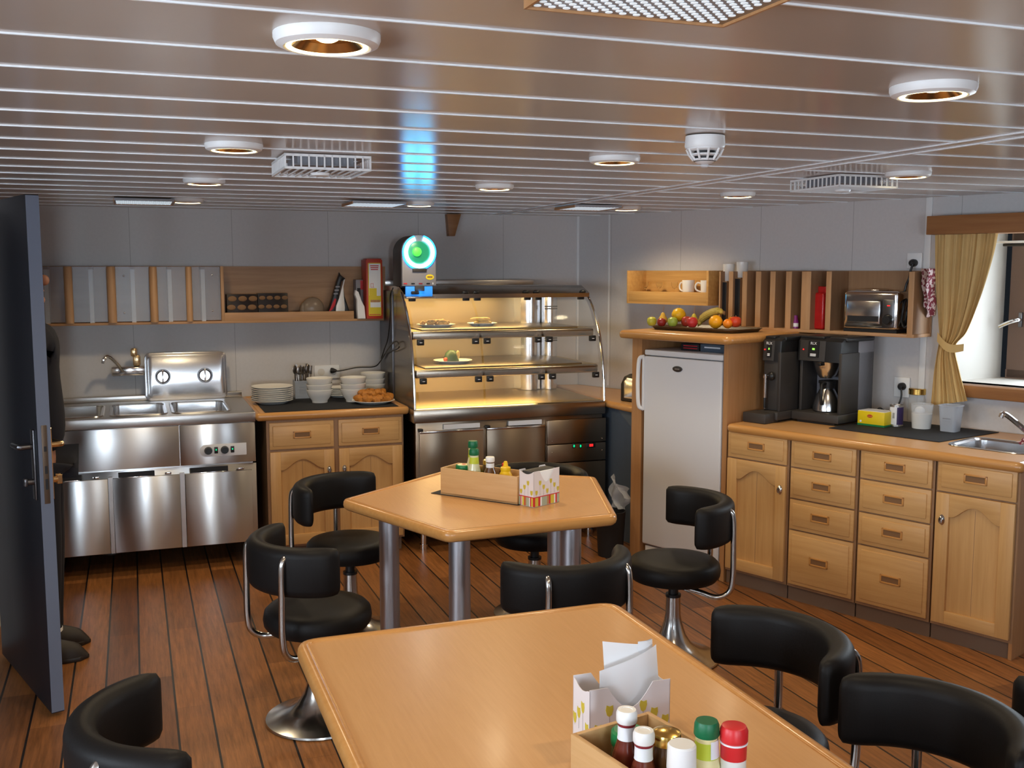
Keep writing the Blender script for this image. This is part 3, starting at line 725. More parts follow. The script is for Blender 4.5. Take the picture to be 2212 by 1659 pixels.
MB().m('steel').box(0, L, .02, Dp, .135, .60, b=.002).box(0, L, .02, .06, .6, .85).box(L-.02, L, .02, Dp, .6, .89).box(0, .02, .02, Dp, .6, .89).box(0, L, Dp-.03, Dp, .6, .89).build('body', st)
for a, b in wells:
    w_ = MB().m('mirror'); n = 4; dpt = .10
    ri = .03
    prof = [(0, zt+.004), (-.008, zt+.005), (-.012, zt), (.008, zt-.004), (.014, zt-dpt), (.03, zt-dpt-.012)]
    P = [Vector((x, y, 0)) for x, y in rrect(a, b, wy0, wy1, .045, 5)]
    path = []
    for i in range(len(P)):
        t = (P[(i+1) % len(P)]-P[i-1]).normalized(); path.append((P[i], Vector((-t.y, t.x, 0)), Vector((0, 0, 1))))
    w_.sweep([(u, v) for u, v in prof]+[(.032, zt-dpt-.016), (-.002, zt-.02)], path, closed=True)
    w_.prism(rrect(a+.02, b-.02, wy0+.02, wy1-.02, .04, 5), zt-dpt-.014, zt-dpt-.011)
    w_.build('pan', st)
xd = [xs_(232)-.0, xs_(240), xs_(388), xs_(397), xs_(545)]
MB().m('steel').box(.0, xs_(388)-.002, -.004, .022, .612, .842, b=.002).build('front_panel', st)
MB().m('steel').box(xs_(388)+.002, L-.004, -.004, .022, .612, .842, b=.002).build('front_panel', st)
for a, b in ((xd[0]-.4, xd[0]), (xd[1], xd[2]), (xd[3], xd[4])):
    dr = MB().m('steel').box(a, b-.006, -.004, .02, .138, .562, b=.003); do_ = dr.build('door', st)
    MB().m('dark').box(a+.03, b-.14, .0, .021, .565, .592).m('chrome').box(a+.03, b-.15, -.002, .006, .560, .567, b=.002).build('door_handle', do_)
    hh = MB().m('chrome').box(b-.085, b-.05, -.006, .01, .568, .58, b=.002)
    hh.build('hinge', do_)
for a, b in ((xd[0]-.002, xd[1]-.002), (xd[2]-.004, xd[3]-.002)): MB().m('steel2').box(a, b, .0, .02, .137, .57).build('door_post', st)
cp = MB().m('labelw')
ca0, ca1, cz0, cz1 = xs_(431), xs_(532), .655, .725
rr = (cz1-cz0)/2
cp.prism([(ca1, cz0), (ca1, cz1)]+[(ca0+rr+rr*math.cos(R(90+180*i/10)), (cz0+cz1)/2+rr*math.sin(R(90+180*i/10))) for i in range(11)], -.008, -.004, 'xz', b=.001)
cpo = cp.build('control_panel', st)
for i, fx in enumerate((.20, .55)):
    x = ca0+(ca1-ca0)*fx
    MB().m('black').cyl((x-.005, -.008, .69), (x-.005, -.03, .69), .023, .019, 24).build('knob', cpo)
    MB().m('black').box(x+.028, x+.048, -.012, -.008, .672, .71, b=.002).m('ledg').box(x+.035, x+.041, -.0128, -.0118, .69, .697).build('switch', cpo)
for x in (.12, L-.05):
    for y in (.07, Dp-.08):
        MB().m('chrome').cyl((x, y, 0), (x, y, .14), .018).cyl((x, y, 0), (x, y, .03), .024).build('leg', st)
MB().m('dsteel').tube([(.42, .3, .14), (.42, .28, .09), (.47, .25, .07), (.53, .25, .09), (.53, .28, .14)], .012, smooth=5).build('drain_pipe', st)
# lid leaning on the wall
ld = thing('pan_lid', 'polished steel pan lid with two recessed grips leaning on the wall', 'lid', (.056, 6.785, .9005))
lw, lh, tilt = .497, .30, R(-20)
tx = Matrix.Rotation(-R(5), 4, 'X')
k = MB().m('mirror')
k.prism(rrect(0, lw, 0, lh, .035, 6), -.004, .004, 'xz', b=.003, mx=tx)
k.prism(rrect(.016, lw-.016, .016, lh-.016, .03, 6), -.010, -.002, 'xz', b=.004, mx=tx)
k.build('plate', ld)
for cx in (.107, lw-.135):
    g = MB().m('dsteel').lathe([(.048, 0), (.046, .004), (.040, .0042), (.036, .001), (.026, -.001), (0, -.001)], seg=32, mx=tx @ Matrix.Translation((cx, -.010, lh*.5)) @ Matrix.Rotation(R(90), 4, 'X'))
    g.m('mirror').lathe([(.032, .0025), (.0, .0028)], seg=32, mx=tx @ Matrix.Translation((cx, -.010, lh*.5)) @ Matrix.Rotation(R(90), 4, 'X'))
    g.m('chrome').box(cx-.005, cx+.005, -.0165, -.011, lh*.5-.044, lh*.5+.044, b=.002, mx=tx).build('grip', ld)
# wall tap
tp = thing('wall_tap', 'chrome wall mixer tap above the hot table', 'tap', (-.14, YB, 1.09))
k = MB().m('chrome').box(.0, .225, -.085, -.04, -.03, .03, b=.012).cyl((.035, -.06, 0), (.035, 0, 0), .028).cyl((.19, -.06, 0), (.19, 0, 0), .028)
k.build('body', tp)
MB().m('chrome').tube([(.07, -.085, .0), (.03, -.12, .06), (-.01, -.15, .10), (-.035, -.16, .085), (-.045, -.16, .06)], .010, smooth=5).build('spout', tp)
MB().m('brass').box(.13, .175, -.09, -.055, .03, .10, b=.012).box(.118, .158, -.105, -.08, .09, .145, b=.012).build('lever', tp)
# ================================================================== shelf on the back wall
SHY = 6.69
sh = thing('wall_shelf', 'wide beech wall shelf with frosted bays above the hot table', 'shelf', (XD+.015, SHY, 0))
def xw(px, py=640): return onY(px, py, SHY).x-(XD+.015)
zb, ztp = 1.385, 1.742; sd = YB-.012-SHY; xr = xw(832); xdv = xw(480)
MB().m('shelf').box(0, xr, sd-.012, sd, zb, ztp).build('back_panel', sh)
MB().m('shelf').box(0, xr, 0, sd-.012, zb, zb+.014, b=.001).build('bottom_board', sh)
for x in (xdv-.006, xr-.016): MB().m('shelfz').box(x, x+.018, -.001, sd-.012, zb+.014, ztp, b=.001).build('side_panel', sh)
MB().m('shelf').box(xdv+.012, xw(764), 0, .012, zb+.014, zb+.066, b=.001).build('front_lip', sh)
fp = MB().m('frost').box(0, xdv-.008, .022, .026, zb+.02, ztp-.004); fp.build('clear_front', sh)
for a, b in ((139, 158), (231, 251), (323, 341), (402, 416)):
    x0_, x1_ = xw(a), xw(b)
    MB().m('shelfz').lathe([(0, zb+.014), ((x1_-x0_)/2, zb+.014), ((x1_-x0_)/2, ztp-.012), ((x1_-x0_)*.42, ztp-.003), (0, ztp-.002)], ((x0_+x1_)/2, .006, 0), seg=20).build('post', sh)
for px in (100, 197, 288, 368, 440):
    x0_ = xw(px); MB().m('white').box(x0_-.012, x0_+.012, .03, sd-.012, zb+.014, ztp-.02).m('pelm').box(x0_-.013, x0_+.013, .029, sd-.012, ztp-.02, ztp-.002).build('divider', sh)
for px, py in ((267, 596), (269, 676), (458, 594), (459, 671)):
    p = onY(px, py, SHY+.02); MB().m('chrome').sph((p.x-(XD+.015), .021, p.z), .006, 10, (1, .5, 1)).build('screw', sh)  # chrome dots stand for lamp reflections on the acrylic, painted glints
ZS = zb+.0145
def sx(px): return onY(px, 650, SHY+.06).x
M['foil'] = mat('dark cookie tray', (.020, .014, .013), .25); M['cookie'] = mat('brown biscuit', (.26, .145, .07), .8)
def biscuits(px0, px1, label, y, h, n, m_):
    x0_, x1_ = sx(px0), sx(px1); w_ = x1_-x0_
    t = thing('biscuit_pack', label, 'biscuit pack', (x0_, SHY+y, ZS))
    MB().m('foil').prism([(0, 0), (.13, 0), (.115, h), (.03, h)], 0, w_, 'yz', b=.004).build('tray', t)
    k = MB().m('cookie')
    for i in range(n):
        for j in range(2): k.sph((w_*(i+.5)/n+(.004 if j else -.004), .03*(.50+.33*j)-.003, h*(.50+.33*j)), .5*w_/n*.86, 14, (1, .22, .66))
    k.build('biscuits', t)
biscuits(489, 556, 'dark biscuit tray at the divider on the open shelf bay', .03, .165, 3, 0)
biscuits(557, 622, 'brown biscuit tray beside the darker tray on the shelf', .035, .17, 4, 1)
bg = thing('bread_bag', 'clear bag of small brown rolls on the open shelf bay', 'bag', (sx(652), SHY+.05, ZS))
M['bagp'] = mat('thin clear bag', (.34, .26, .19), .25, alpha=.75)
k = MB().m('bagp').sph((.075, .045, .038), .075, 20, (1, .6, .58)); k.sph((.02, .04, .03), .03, 12, (1, .7, 1.1)); k.build('bag', bg)
k = MB().m('cookie')
for i in range(7): k.sph((.035+.014*i, .045+.014*((i*3) % 3-1), .022+.012*(i % 3)), .021, 10, (1, .9, .7))
k.build('rolls', bg)
bg.scale = (1, 1, 1.75)
cb = thing('coffee_bag', 'black coffee bag with white side slumped on the shelf', 'bag', (sx(706), SHY+.05, ZS))
k = MB().m('black').prism([(0, 0), (.05, 0), (.075, .075), (.072, .11), (.09, .17), (.112, .185), (.1, .192), (.086, .2), (.078, .213), (.074, .2), (.06, .17), (.034, .10), (.012, .045)], 0, .06, 'xz', b=.012)
k.prism([(.1, 0), (.145, 0), (.128, .05), (.108, .10), (.10, .14), (.098, .09)], .012, .06, 'xz', b=.008).build('bag', cb)
MB().m('china').prism([(.045, 0), (.1, 0), (.104, .05), (.1, .1), (.098, .15), (.108, .182), (.1, .18), (.086, .14), (.07, .095), (.052, .06)], -.004, .03, 'xz', b=.004).build('white_side', cb)
MB().m('redl').prism([(.010, .035), (.032, .075), (.045, .095), (.055, .09), (.045, .06), (.028, .04)], -.002, .02, 'xz', b=.002).build('red_band', cb)
k = MB().m('mgrey')
for i in range(3): k.box(.038+.006*i, .064+.006*i, -.0035, -.002, .112+.016*i, .119+.016*i)
k.build('lettering', cb)
cb.scale = (1.12, 1, 1.42)
pb = thing('paper_bag', 'crumpled white paper bags beside the tall cracker box', 'bag', (sx(766), SHY-.02, zb+.0145))
MB().m('paper').prism([(.005, 0), (.056, 0), (.05, .05), (.03, .075), (.012, .11), (-.008, .118), (-.014, .1), (.0, .08), (.0, .04)], .0, .045, 'xz', b=.006).build('bag', pb)
pb.scale = (1, 1, 1.6)
kb = thing('dark_carton', 'dark patterned carton standing behind the cracker box', 'box', (sx(770), SHY+.07, ZS))
MB().m('mgrey').box(0, .05, 0, .09, 0, .255, b=.003).m('dark').box(.008, .03, -.001, .002, .09, .2).m('redl').box(.03, .051, -.001, .05, .19, .25).build('carton', kb)
cx0, cx1 = onY(791, 650, SHY-.02).x, onY(826, 650, SHY-.02).x; cw = cx1-cx0
M['cracky'] = mat('yellow panel print', (.70, .56, .03), .5); M['redbox'] = mat('red carton', (.48, .045, .02), .45)
ck = thing('cracker_box', 'tall red cracker box with yellow and white panel at the shelf end', 'box', (cx0, SHY-.035, zb+.0145))
bh = .385
MB().m('redbox').box(0, cw, 0, .15, 0, bh, b=.003).box(.006, cw-.004, .01, .12, bh-.004, bh+.008, b=.002).build('carton', ck)
k = MB().m('cracky').prism(rrect(.012, cw-.012, .02, bh-.02, .006, 3), -.0008, 0, 'xz')
k.m('labelw').prism(rrect(.017, cw-.014, .15, bh-.025, .005, 3), -.0014, 0, 'xz').prism(rrect(.024, cw-.014, .075, .112, .002, 2), -.0014, 0, 'xz')
k.m('cracky').box(.018, cw*.62, -.0020, 0, .15, .20)
k.m('panel').box(.026, cw-.02, -.0022, 0, .108, .124).m('redl')
for i in range(3): k.box(.026+.002*i, cw-.026-.002*i, -.0022, 0, bh-.042-.012*i, bh-.036-.012*i)
k.box(.028, .030, -.0022, 0, .205, .232).box(.028, .046, -.0022, 0, .230, .232).box(.044, .046, -.0022, 0, .205, .232).box(.028, .052, -.0022, 0, .205, .207)
k.box(.016, cw-.016, -.002, 0, .026, .030).build('front_print', ck)
# ================================================================== plate cupboard (double beech cabinet)
def arch_door(par, x0, x1, z0, z1, hinge_left, y=0, st=.062, planks=True):
    w_ = x1-x0; d = MB().m('beech')
    d.box(x0, x0+st, y-.02, y, z0, z1, b=.003).box(x1-st, x1, y-.02, y, z0, z1, b=.003)
    d.m('beechh').box(x0+st-.001, x1-st+.001, y-.0195, y, z0, z0+st, b=.003)
    n = 20; a0, a1 = x0+st-.001, x1-st+.001; zs = z1-st*1.75; rise = st*.95
    def az_(u):
        t = abs(u-.5)*2
        return zs+rise*math.sin(PI/2*(1-t/.86))**1.35 if t < .86 else zs
    poly = [(a0, z1), (a0, zs)]+[(a0+(a1-a0)*i/n, az_(i/n)) for i in range(1, n)]+[(a1, zs), (a1, z1)]
    d.prism(poly, y-.0195, y, 'xz', b=.0025)
    d.m('beech').box(x0+st-.004, x1-st+.004, y-.004, y, z0+st-.004, z1-st*.8)
    mid = (x0+x1)/2
    for gx in (mid-(x1-x0-2*st)*.0, ): d.m('carc').box(gx-.001, gx+.001, y-.0046, y-.0038, z0+st, z1-st*1.0)
    o = d.build('door', par, angle=30)
    kx = x1-st*.5 if hinge_left else x0+st*.5; kz = z1-.125
    MB().m('chrome').lathe([(0, -.018), (.010, -.016), (.008, -.008), (.014, -.003), (.0165, 0)], seg=20, mx=Matrix.Translation((kx, y-.0205, kz)) @ Matrix.Diagonal((.85, 1, 1.5, 1)) @ Matrix.Rotation(R(-90), 4, 'X')).build('knob', o)
    return o
def drawer(par, x0, x1, z0, z1, y=0):
    d = MB().m('beechh').box(x0, x1, y-.014, y, z0, z1, b=.003).box(x0+.018, x1-.018, y-.020, y-.008, z0+.018, z1-.018, b=.006)
    o = d.build('drawer', par, angle=30)
    cx, cz = (x0+x1)/2, (z0+z1)/2+.004; a, b = .052, .021
    k = MB().m('edge')
    k.box(cx-a, cx+a, y-.026, y-.018, cz+b-.008, cz+b, b=.002).box(cx-a, cx+a, y-.026, y-.018, cz-b, cz-b+.008, b=.002).box(cx-a, cx-a+.009, y-.026, y-.018, cz-b, cz+b, b=.002).box(cx+a-.009, cx+a, y-.026, y-.018, cz-b, cz+b, b=.002)
    k.m('slot').box(cx-a+.006, cx+a-.006, y-.0215, y-.0195, cz-b+.006, cz+b-.006)  # flat brown sheet paints the shade inside the handle recess
    k.build('recessed_handle', o); return o
CY = 6.04; cxa, cxb = onY(577, 1000, CY).x, onY(872, 1000, CY).x; CW_ = cxb-cxa; CT = .89
cbn = thing('plate_cupboard', 'beech cupboard with two drawers over two arched doors beside the hot table', 'cupboard', (cxa, CY, 0))
cdp = YB-.012-CY
MB().m('carc').box(0, CW_, 0, cdp, .085, CT-.043).m('plinth').box(.01, CW_-.01, .04, cdp, 0, .085).build('carcass', cbn)
mid = onY(728, 1000, CY).x-cxa
for a, b, hl in ((.012, mid-.018, True), (mid+.006, CW_-.012, False)):
    drawer(cbn, a+.004, b, .675, .832); arch_door(cbn, a+.004, b, .10, .660, hl)
ct = thing('worktop', 'beech worktop with rounded lipping and raised ends over the plate cupboard', 'worktop', (cxa, CY, 0))
xa, xb = onZ(546, 880, CT).x-cxa-.02, onZ(886, 880, CT).x-cxa
e_, f_ = MB().m('edge'), MB().m('top')
make_top(e_, f_, rpoly([(xa, -.03), (xb, -.03), (xb, cdp), (xa, cdp)], .03, 4), CT, .042, .03)
f_.build('surface', ct); e_.build('edge_lipping', ct, angle=60)
m_ = MB().m('mat_').box(.0, CW_-.02, .035, cdp-.05, 0, .003).build('counter_mat', loc=(cxa, CY, CT+.0005)); tag(m_, 'black non-slip mat on the worktop under plates and bowls', 'mat')
ZC2 = CT+.0036
def plate(label, loc, r=.135, group=None, deep=.016):
    o = MB().m('china').lathe([(0, .002), (r*.62, .001), (r*.66, 0), (r*.70, .003), (r*.98, deep), (r, deep+.002), (r*.985, deep+.004), (r*.70, .008), (r*.6, .0055), (0, .006)], seg=40).build('plate', loc=loc)
    return tag(o, label, 'plate', group)
pp = onZ(590, 873, CT)
first = None; NPL = 8
words_ = ['lowest', 'second from bottom', 'third from bottom', 'fourth from bottom', 'fifth from bottom', 'sixth from bottom', 'second from top', 'topmost']
px0 = (pp.x, pp.y+.03)
MBp = None
for i in range(NPL):
    lb = 'white dinner plate at the left end of the worktop, %s of its stack' % words_[i]
    loc = (px0[0], px0[1], ZC2+.012+.0125*i)
    if first is None: first = plate(lb, (px0[0], px0[1], ZC2), .128, 'dinner plates in a stack', .02); first.location.z = ZC2; pz = ZC2
    else:
        c = first.copy(); COL.objects.link(c); c.location = (px0[0]+.001*((i*7) % 3-1), px0[1], ZC2+.0122*i); c['label'] = lb
sp = onZ(735, 858, CT)
fs = None
for i in range(5):
    lb = 'small side plate behind the bowls, %s of its stack' % ['lowest', 'second from bottom', 'middle', 'second from top', 'topmost'][i]
    if fs is None: fs = plate(lb, (sp.x, sp.y, ZC2), .085, 'side plates in a stack', .014)
    else: c = fs.copy(); COL.objects.link(c); c.location = (sp.x, sp.y, ZC2+.012*i); c['label'] = lb
def bowl_mesh(r=.082):
    return MB().m('china').lathe([(0, .004), (r*.5, .004), (r*.52, 0), (r*.58, 0), (r*.60, .012), (r*.85, .040), (r*.97, .068), (r, .078), (r*1.005, .082), (r*.975, .083), (r*.94, .07), (r*.8, .042), (r*.55, .016), (0, .012)], seg=36)
fb = None
for (px, py, n, wh) in ((691, 870, 3, 'nearest stack'), (764, 868, 3, 'stack behind the fried food'), (806, 856, 3, 'stack against the wall')):
    p = onZ(px, py, CT)
    for i in range(n):
        lb = 'white bowl in the %s, %s' % ({'nearest stack': 'front bowl stack beside the cutlery', 'stack behind the fried food': 'middle bowl stack behind the fried food', 'stack against the wall': 'back bowl stack near the display case'}[wh], ['lowest', 'middle one', 'topmost'][i])
        if fb is None: fb = bowl_mesh().build('bowl', loc=(p.x, p.y, ZC2)); o = fb; tag(o, lb, 'bowl', 'stacked white bowls')
        else:
            o = fb.copy(); COL.objects.link(o); o['label'] = lb
        o.location = (p.x+.002*(i % 2), min(p.y, YB-.1), ZC2+.036*i); o.rotation_euler = (R(2.0*(i % 2)), R(-2.5*(i % 2)), 0)
M['cutl'] = steel('dull cutlery steel', (.30, .26, .23), .3)
# cutlery caddy
p = onZ(655, 862, CT)
cc = thing('cutlery_basket', 'grey plastic cutlery basket standing behind the front bowls', 'basket', (p.x-.05, p.y-.0, ZC2))
k = MB().m('clearp2')
w_, d_, h_ = .115, .10, .115
for x in (0, w_-.003, w_/2-.0015): k.box(x, x+.003, 0, d_, 0, h_)
for y in (0, d_-.003): k.box(0, w_, y, y+.003, 0, h_)
for i in range(5): k.box(-.001, w_+.001, -.0015, .0, .015+.02*i, .021+.02*i)
k.box(0, w_, 0, d_, 0, .003).box(-.004, w_+.004, -.004, .0, h_-.006, h_).build('basket', cc)
rnd = random.Random(5); fk = None
for i in range(12):
    kind = ('spoon', 'fork', 'knife')[i % 3]
    x = .012+.0083*i; y = .03+.05*rnd.random(); lean = (x-.056)*4.5
    lb = '%s standing %s in the cutlery basket' % (kind, ['at the far left', 'at the left edge', 'left, leaning out', 'left of the middle', 'near the middle, left', 'in the middle', 'at the centre, tallest', 'right of the middle', 'near the right divider', 'right, leaning out', 'near the right end', 'at the far right'][i])
    k = MB().m('cutl').box(-.005, .005, -.001, .001, -.10, .045, b=.0008)
    if kind == 'spoon': k.sph((0, 0, .066), .03, 12, (.55, .12, 1))
    elif kind == 'fork':
        k.box(-.011, .011, -.001, .001, .044, .062, b=.0008)
        for q in (-.009, -.003, .003, .009): k.box(q-.0015, q+.0015, -.001, .001, .06, .095)
    else: k.box(-.009, .008, -.001, .001, .044, .10, b=.001)
    o = k.build(kind, loc=(p.x-.05+x, p.y+y, ZC2+.108+.014*rnd.random())); o.rotation_euler = (R(8*(rnd.random()-.5)), lean*.45, R(60*(rnd.random()-.5)))
    tag(o, lb, kind, 'cutlery in the basket')
# fried snacks on a plate
p = onZ(808, 872, CT)
plate('white plate under a heap of fried snacks at the worktop edge', (p.x, p.y+.02, ZC2), .135)
M['fried'] = mat('golden fried crust', (.42, .155, .02), .6, noise=.5, nscale=60, bump=.6, bscale=120)
k = MB().m('fried'); rnd = random.Random(11)
fc = None
pos = [(-.075, -.02, 0), (-.035, -.045, 0), (.01, -.05, 0), (.055, -.03, 0), (.085, .01, 0), (-.06, .03, 0), (.03, .04, 0), (-.05, -.01, 1), (0, -.025, 1), (.045, -.005, 1), (-.015, .03, 1)]
lw_ = ['at the left rim', 'in front left', 'at the front middle', 'at the front right', 'at the right rim', 'at the back left', 'at the back right', 'on top at the left', 'on top in front', 'on top at the right', 'on top at the back']
for i, (a, b, c) in enumerate(pos):
    tb = MB().m('fried')
    def fn(u, v, sd=i):
        th, ph = u*2*PI, v*PI; rr = .041*(1+.20*math.sin(3*th+sd)*math.sin(2*ph)+.13*math.sin(5*th+2*sd)*math.sin(ph)+.07*math.sin(9*th+3*ph+sd))
        return Vector((rr*1.15*math.sin(ph)*math.cos(th), rr*.85*math.sin(ph)*math.sin(th), rr*.62*math.cos(ph)))
    tb.grid(fn, 18, 10); bmesh.ops.remove_doubles(tb.bm, verts=tb.bm.verts[:], dist=.0004)
    o = tb.build('fried_snack', loc=(p.x+a, p.y+.02+b, ZC2+.032+.028*c)); o.rotation_euler[2] = rnd.random()*6
    tag(o, 'golden fried snack %s of the heap' % lw_[i], 'fried snack', 'fried snacks on the plate')
# wall socket and plug with the long black cable
so = thing('wall_socket', 'white double wall socket behind the bowls', 'socket', (onY(706, 803, YB).x, YB, onY(706, 803, YB).z))
MB().m('white').box(-.085, .085, -.014, 0, -.045, .045, b=.004).build('plate', so)
for x in (-.04, .04): MB().m('cream').lathe([(0, -.004), (.021, -.004), (.024, .001), (0, .001)], seg=24, mx=Matrix.Translation((x, -.014, 0)) @ Matrix.Rotation(R(90), 4, 'X')).build('outlet', so)
cab = thing('power_cable', 'black power cable looping from the drinks machine to the wall socket', 'cable', (onY(714, 800, YB).x, YB-.02, onY(714, 800, YB).z))
base_ = Vector(cab.location)
def yp(px, py, Y):
    q = onY(px, py, Y)
    if q.x > 1.548: q = onY(px, py, Y*1.548/q.x)
    return q-base_
MB().m('black').lathe([(0, 0), (.019, 0), (.019, .012), (.012, .03), (.006, .04), (0, .04)], seg=20, mx=Matrix.Rotation(R(62), 4, 'Z') @ Matrix.Rotation(R(90), 4, 'X')).build('plug', cab)
pts = [yp(716, 801, 6.84), yp(735, 801, 6.80), yp(770, 794, 6.8), yp(808, 792, 6.8), yp(822, 780, 6.75), yp(832, 764, 6.7), yp(850, 757, 6.55), yp(862, 750, 6.5), yp(858, 738, 6.5), yp(848, 742, 6.55), yp(836, 757, 6.65), yp(824, 776, 6.7), yp(830, 755, 6.65), yp(838, 730, 6.6), yp(843, 680, 6.55), yp(843, 640, 6.5), yp(849, 622, 6.4)]
MB().m('black').tube(pts, .0042, seg=8, smooth=6).build('cord', cab)
# ================================================================== food display case
KX0, KX1, KYF, KYB = 1.575, 2.815, 5.93, 6.80
KZ = .885; KT = 1.565
M['warmst2'] = steel('steel with painted shade', (.42, .37, .31), .25)  # dimmer copy of the case steel with shade put into its colour
kc = thing('display_case', 'stainless steel food display case with curved glass front and warm light', 'display case', (KX0, KYF, 0))
KL = KX1-KX0; KD = KYB-KYF
MB().m('bsteel').box(0, KL, .02, KD, .16, .80, b=.003).build('base_body', kc)
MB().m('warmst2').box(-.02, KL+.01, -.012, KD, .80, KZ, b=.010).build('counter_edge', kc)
dx = [onY(px, 940, KYF).x-KX0 for px in (905, 1043, 1050, 1176, 1181, 1307)]
for a, b in ((dx[0]-.0, dx[1]), (dx[2], dx[3])):
    o = MB().m('bsteel').box(a, b, -.016, .018, .20, .745, b=.003).build('door', kc)
    MB().m('chrome').box(a, b, -.020, -.006, .738, .752, b=.003).m('labelw').box(a+(b-a)*.38, b-.02, -.004, .016, .757, .785).build('door_handle', o)
    MB().m('black').box(a-.006, a+.022, -.02, .01, .75, .768, b=.003).build('hinge', o)
o = MB().m('bsteel').box(dx[4], dx[5], -.012, .018, .625, .775, b=.003).box(dx[4], dx[5], -.012, .018, .505, .618, b=.003).box(dx[4], dx[5], -.012, .018, .20, .498, b=.003).build('machine_panel', kc)
def kz(px, py): p = onY(px, py, KYF-.014); return p.x-KX0, p.z
for px in (1240, 1254):
    x, z = kz(px, 963); MB().m('black').box(x-.010, x+.010, -.016, -.010, z-.015, z+.015, b=.002).m('ledg').box(x-.005, x+.005, -.0168, -.012, z-.009, z+.007, b=.002).build('switch', o)
x, z = kz(1276, 962); MB().m('black').box(x-.03, x+.034, -.016, -.010, z-.016, z+.016, b=.002).m('ledr').box(x-.010, x+.016, -.0168, -.012, z-.007, z+.009).build('thermostat', o)
k = MB().m('chrome')
for px, py in ((1193, 954), (1193, 978), (1301, 947), (1301, 972)):
    x, z = kz(px, py); k.sph((x, -.013, z), .004, 8)
k.build('screw', o)
for x in (.06, KL-.06):
    for y in (.08, KD-.08): MB().m('chrome').cyl((x, y, 0), (x, y, .165), .02).cyl((x, y, 0), (x, y, .035), .026).build('leg', kc)
# upper part
M['warmst'] = steel('steel liner with painted warm light', (.56, .45, .26), .42)  # golden colour puts the case's warm light into the steel
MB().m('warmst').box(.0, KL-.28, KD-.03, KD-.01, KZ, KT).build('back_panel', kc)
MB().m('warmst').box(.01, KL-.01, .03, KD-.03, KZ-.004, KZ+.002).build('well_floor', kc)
# profile of the glass front: leaning back towards the top
FY = [(0.0, KZ), (.012, KZ+.15), (.045, KZ+.32), (.10, KZ+.47), (.19, KZ+.60), (.30, KT+.012)]
FYs = [tuple(v.xy) for v in catmull([Vector((a, b, 0)) for a, b in FY], 5)]
yf = lambda z: next((a[0]+(b[0]-a[0])*(z-a[1])/(b[1]-a[1]) for a, b in zip(FYs, FYs[1:]) if a[1] <= z <= b[1]), .3)
side = FYs+[(KD-.02, KT+.012), (KD-.02, KZ)]
MB().m('dsteel').box(-.014, .004, KD-.34, KD, KZ-.02, KT+.02, b=.003).box(-.014, .004, KD-.42, KD, .2, KZ-.02).build('side_column', kc)
M['clearg'] = mat('thin clear glazing', (.92, .95, .96), .02, spec=.6, alpha=.045)
MB().m('sglass').prism([(a+.006, b) for a, b in FYs]+[(KD-.34, KT), (KD-.34, KZ)], -.006, -.001, 'yz').build('side_glass', kc)
MB().m('clearg').prism([(a+.006, b) for a, b in FYs]+[(KD-.05, KT), (KD-.05, KZ)], KL+.001, KL+.006, 'yz').build('side_glass', kc)
for xx in (-.008, KL+.003):
    MB().m('chrome').tube([(xx, a, b) for a, b in FYs], .008, seg=8).build('glass_rim', kc)
# top hood and rear ledge
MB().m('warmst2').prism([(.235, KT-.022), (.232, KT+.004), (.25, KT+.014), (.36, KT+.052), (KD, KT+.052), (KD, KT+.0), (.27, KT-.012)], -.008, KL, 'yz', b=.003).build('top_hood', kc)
k = MB().m('black')
for px in (905, 1005, 1028, 1135, 1158, 1258):
    p = onY(px, 637, KYF+.25); k.sph((p.x-KX0, .245, KT+.014), .023, 14, (1, .6, .5))
k.build('hinge', kc)
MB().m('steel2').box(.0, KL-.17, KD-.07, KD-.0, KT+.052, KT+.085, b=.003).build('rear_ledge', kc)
M['bronz'] = steel('dark tray metal', (.30, .25, .18), .35)
# two shelves
for i, z in enumerate((1.115, 1.345)):
    y0 = yf(z)+.035
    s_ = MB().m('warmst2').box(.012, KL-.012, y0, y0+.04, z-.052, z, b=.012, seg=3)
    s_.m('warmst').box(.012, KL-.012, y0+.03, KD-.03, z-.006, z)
    so_ = s_.build('shelf', kc)
    MB().m('bronz').box(.09, KL-.10, y0+.06, KD-.06, z+.0005, z+.010, b=.003).build('tray', so_)
# glass flaps and clips in three bays for each tier
bays = [(.02, .43), (.445, .845), (.86, KL-.02)]
tiers = [(KZ+.015, 1.10), (1.13, 1.33), (1.36, KT)]
for z0_, z1_ in tiers:
    for a, b in bays:
        zz = [z0_+(z1_-z0_)*i/8 for i in range(9)]
        pf = [(yf(z)+.008, z) for z in zz]
        g = MB().m('clearg').prism(pf+[(y+.004, z) for y, z in reversed(pf)], a, b, 'yz').build('glass_flap', kc)
        for x in (a+.03, b-.03):
            z = z1_-.045 if z1_ < KT-.01 else KT-.02
            y = yf(z); k = MB().m('black').box(x-.021, x+.021, y-.010, y+.016, z-.020, z+.016, b=.004)
            if z1_ < KT-.01: k.m('labelw').box(x-.008, x+.008, y-.011, y-.009, z-.005, z-.001)
            k.build('clip', g)
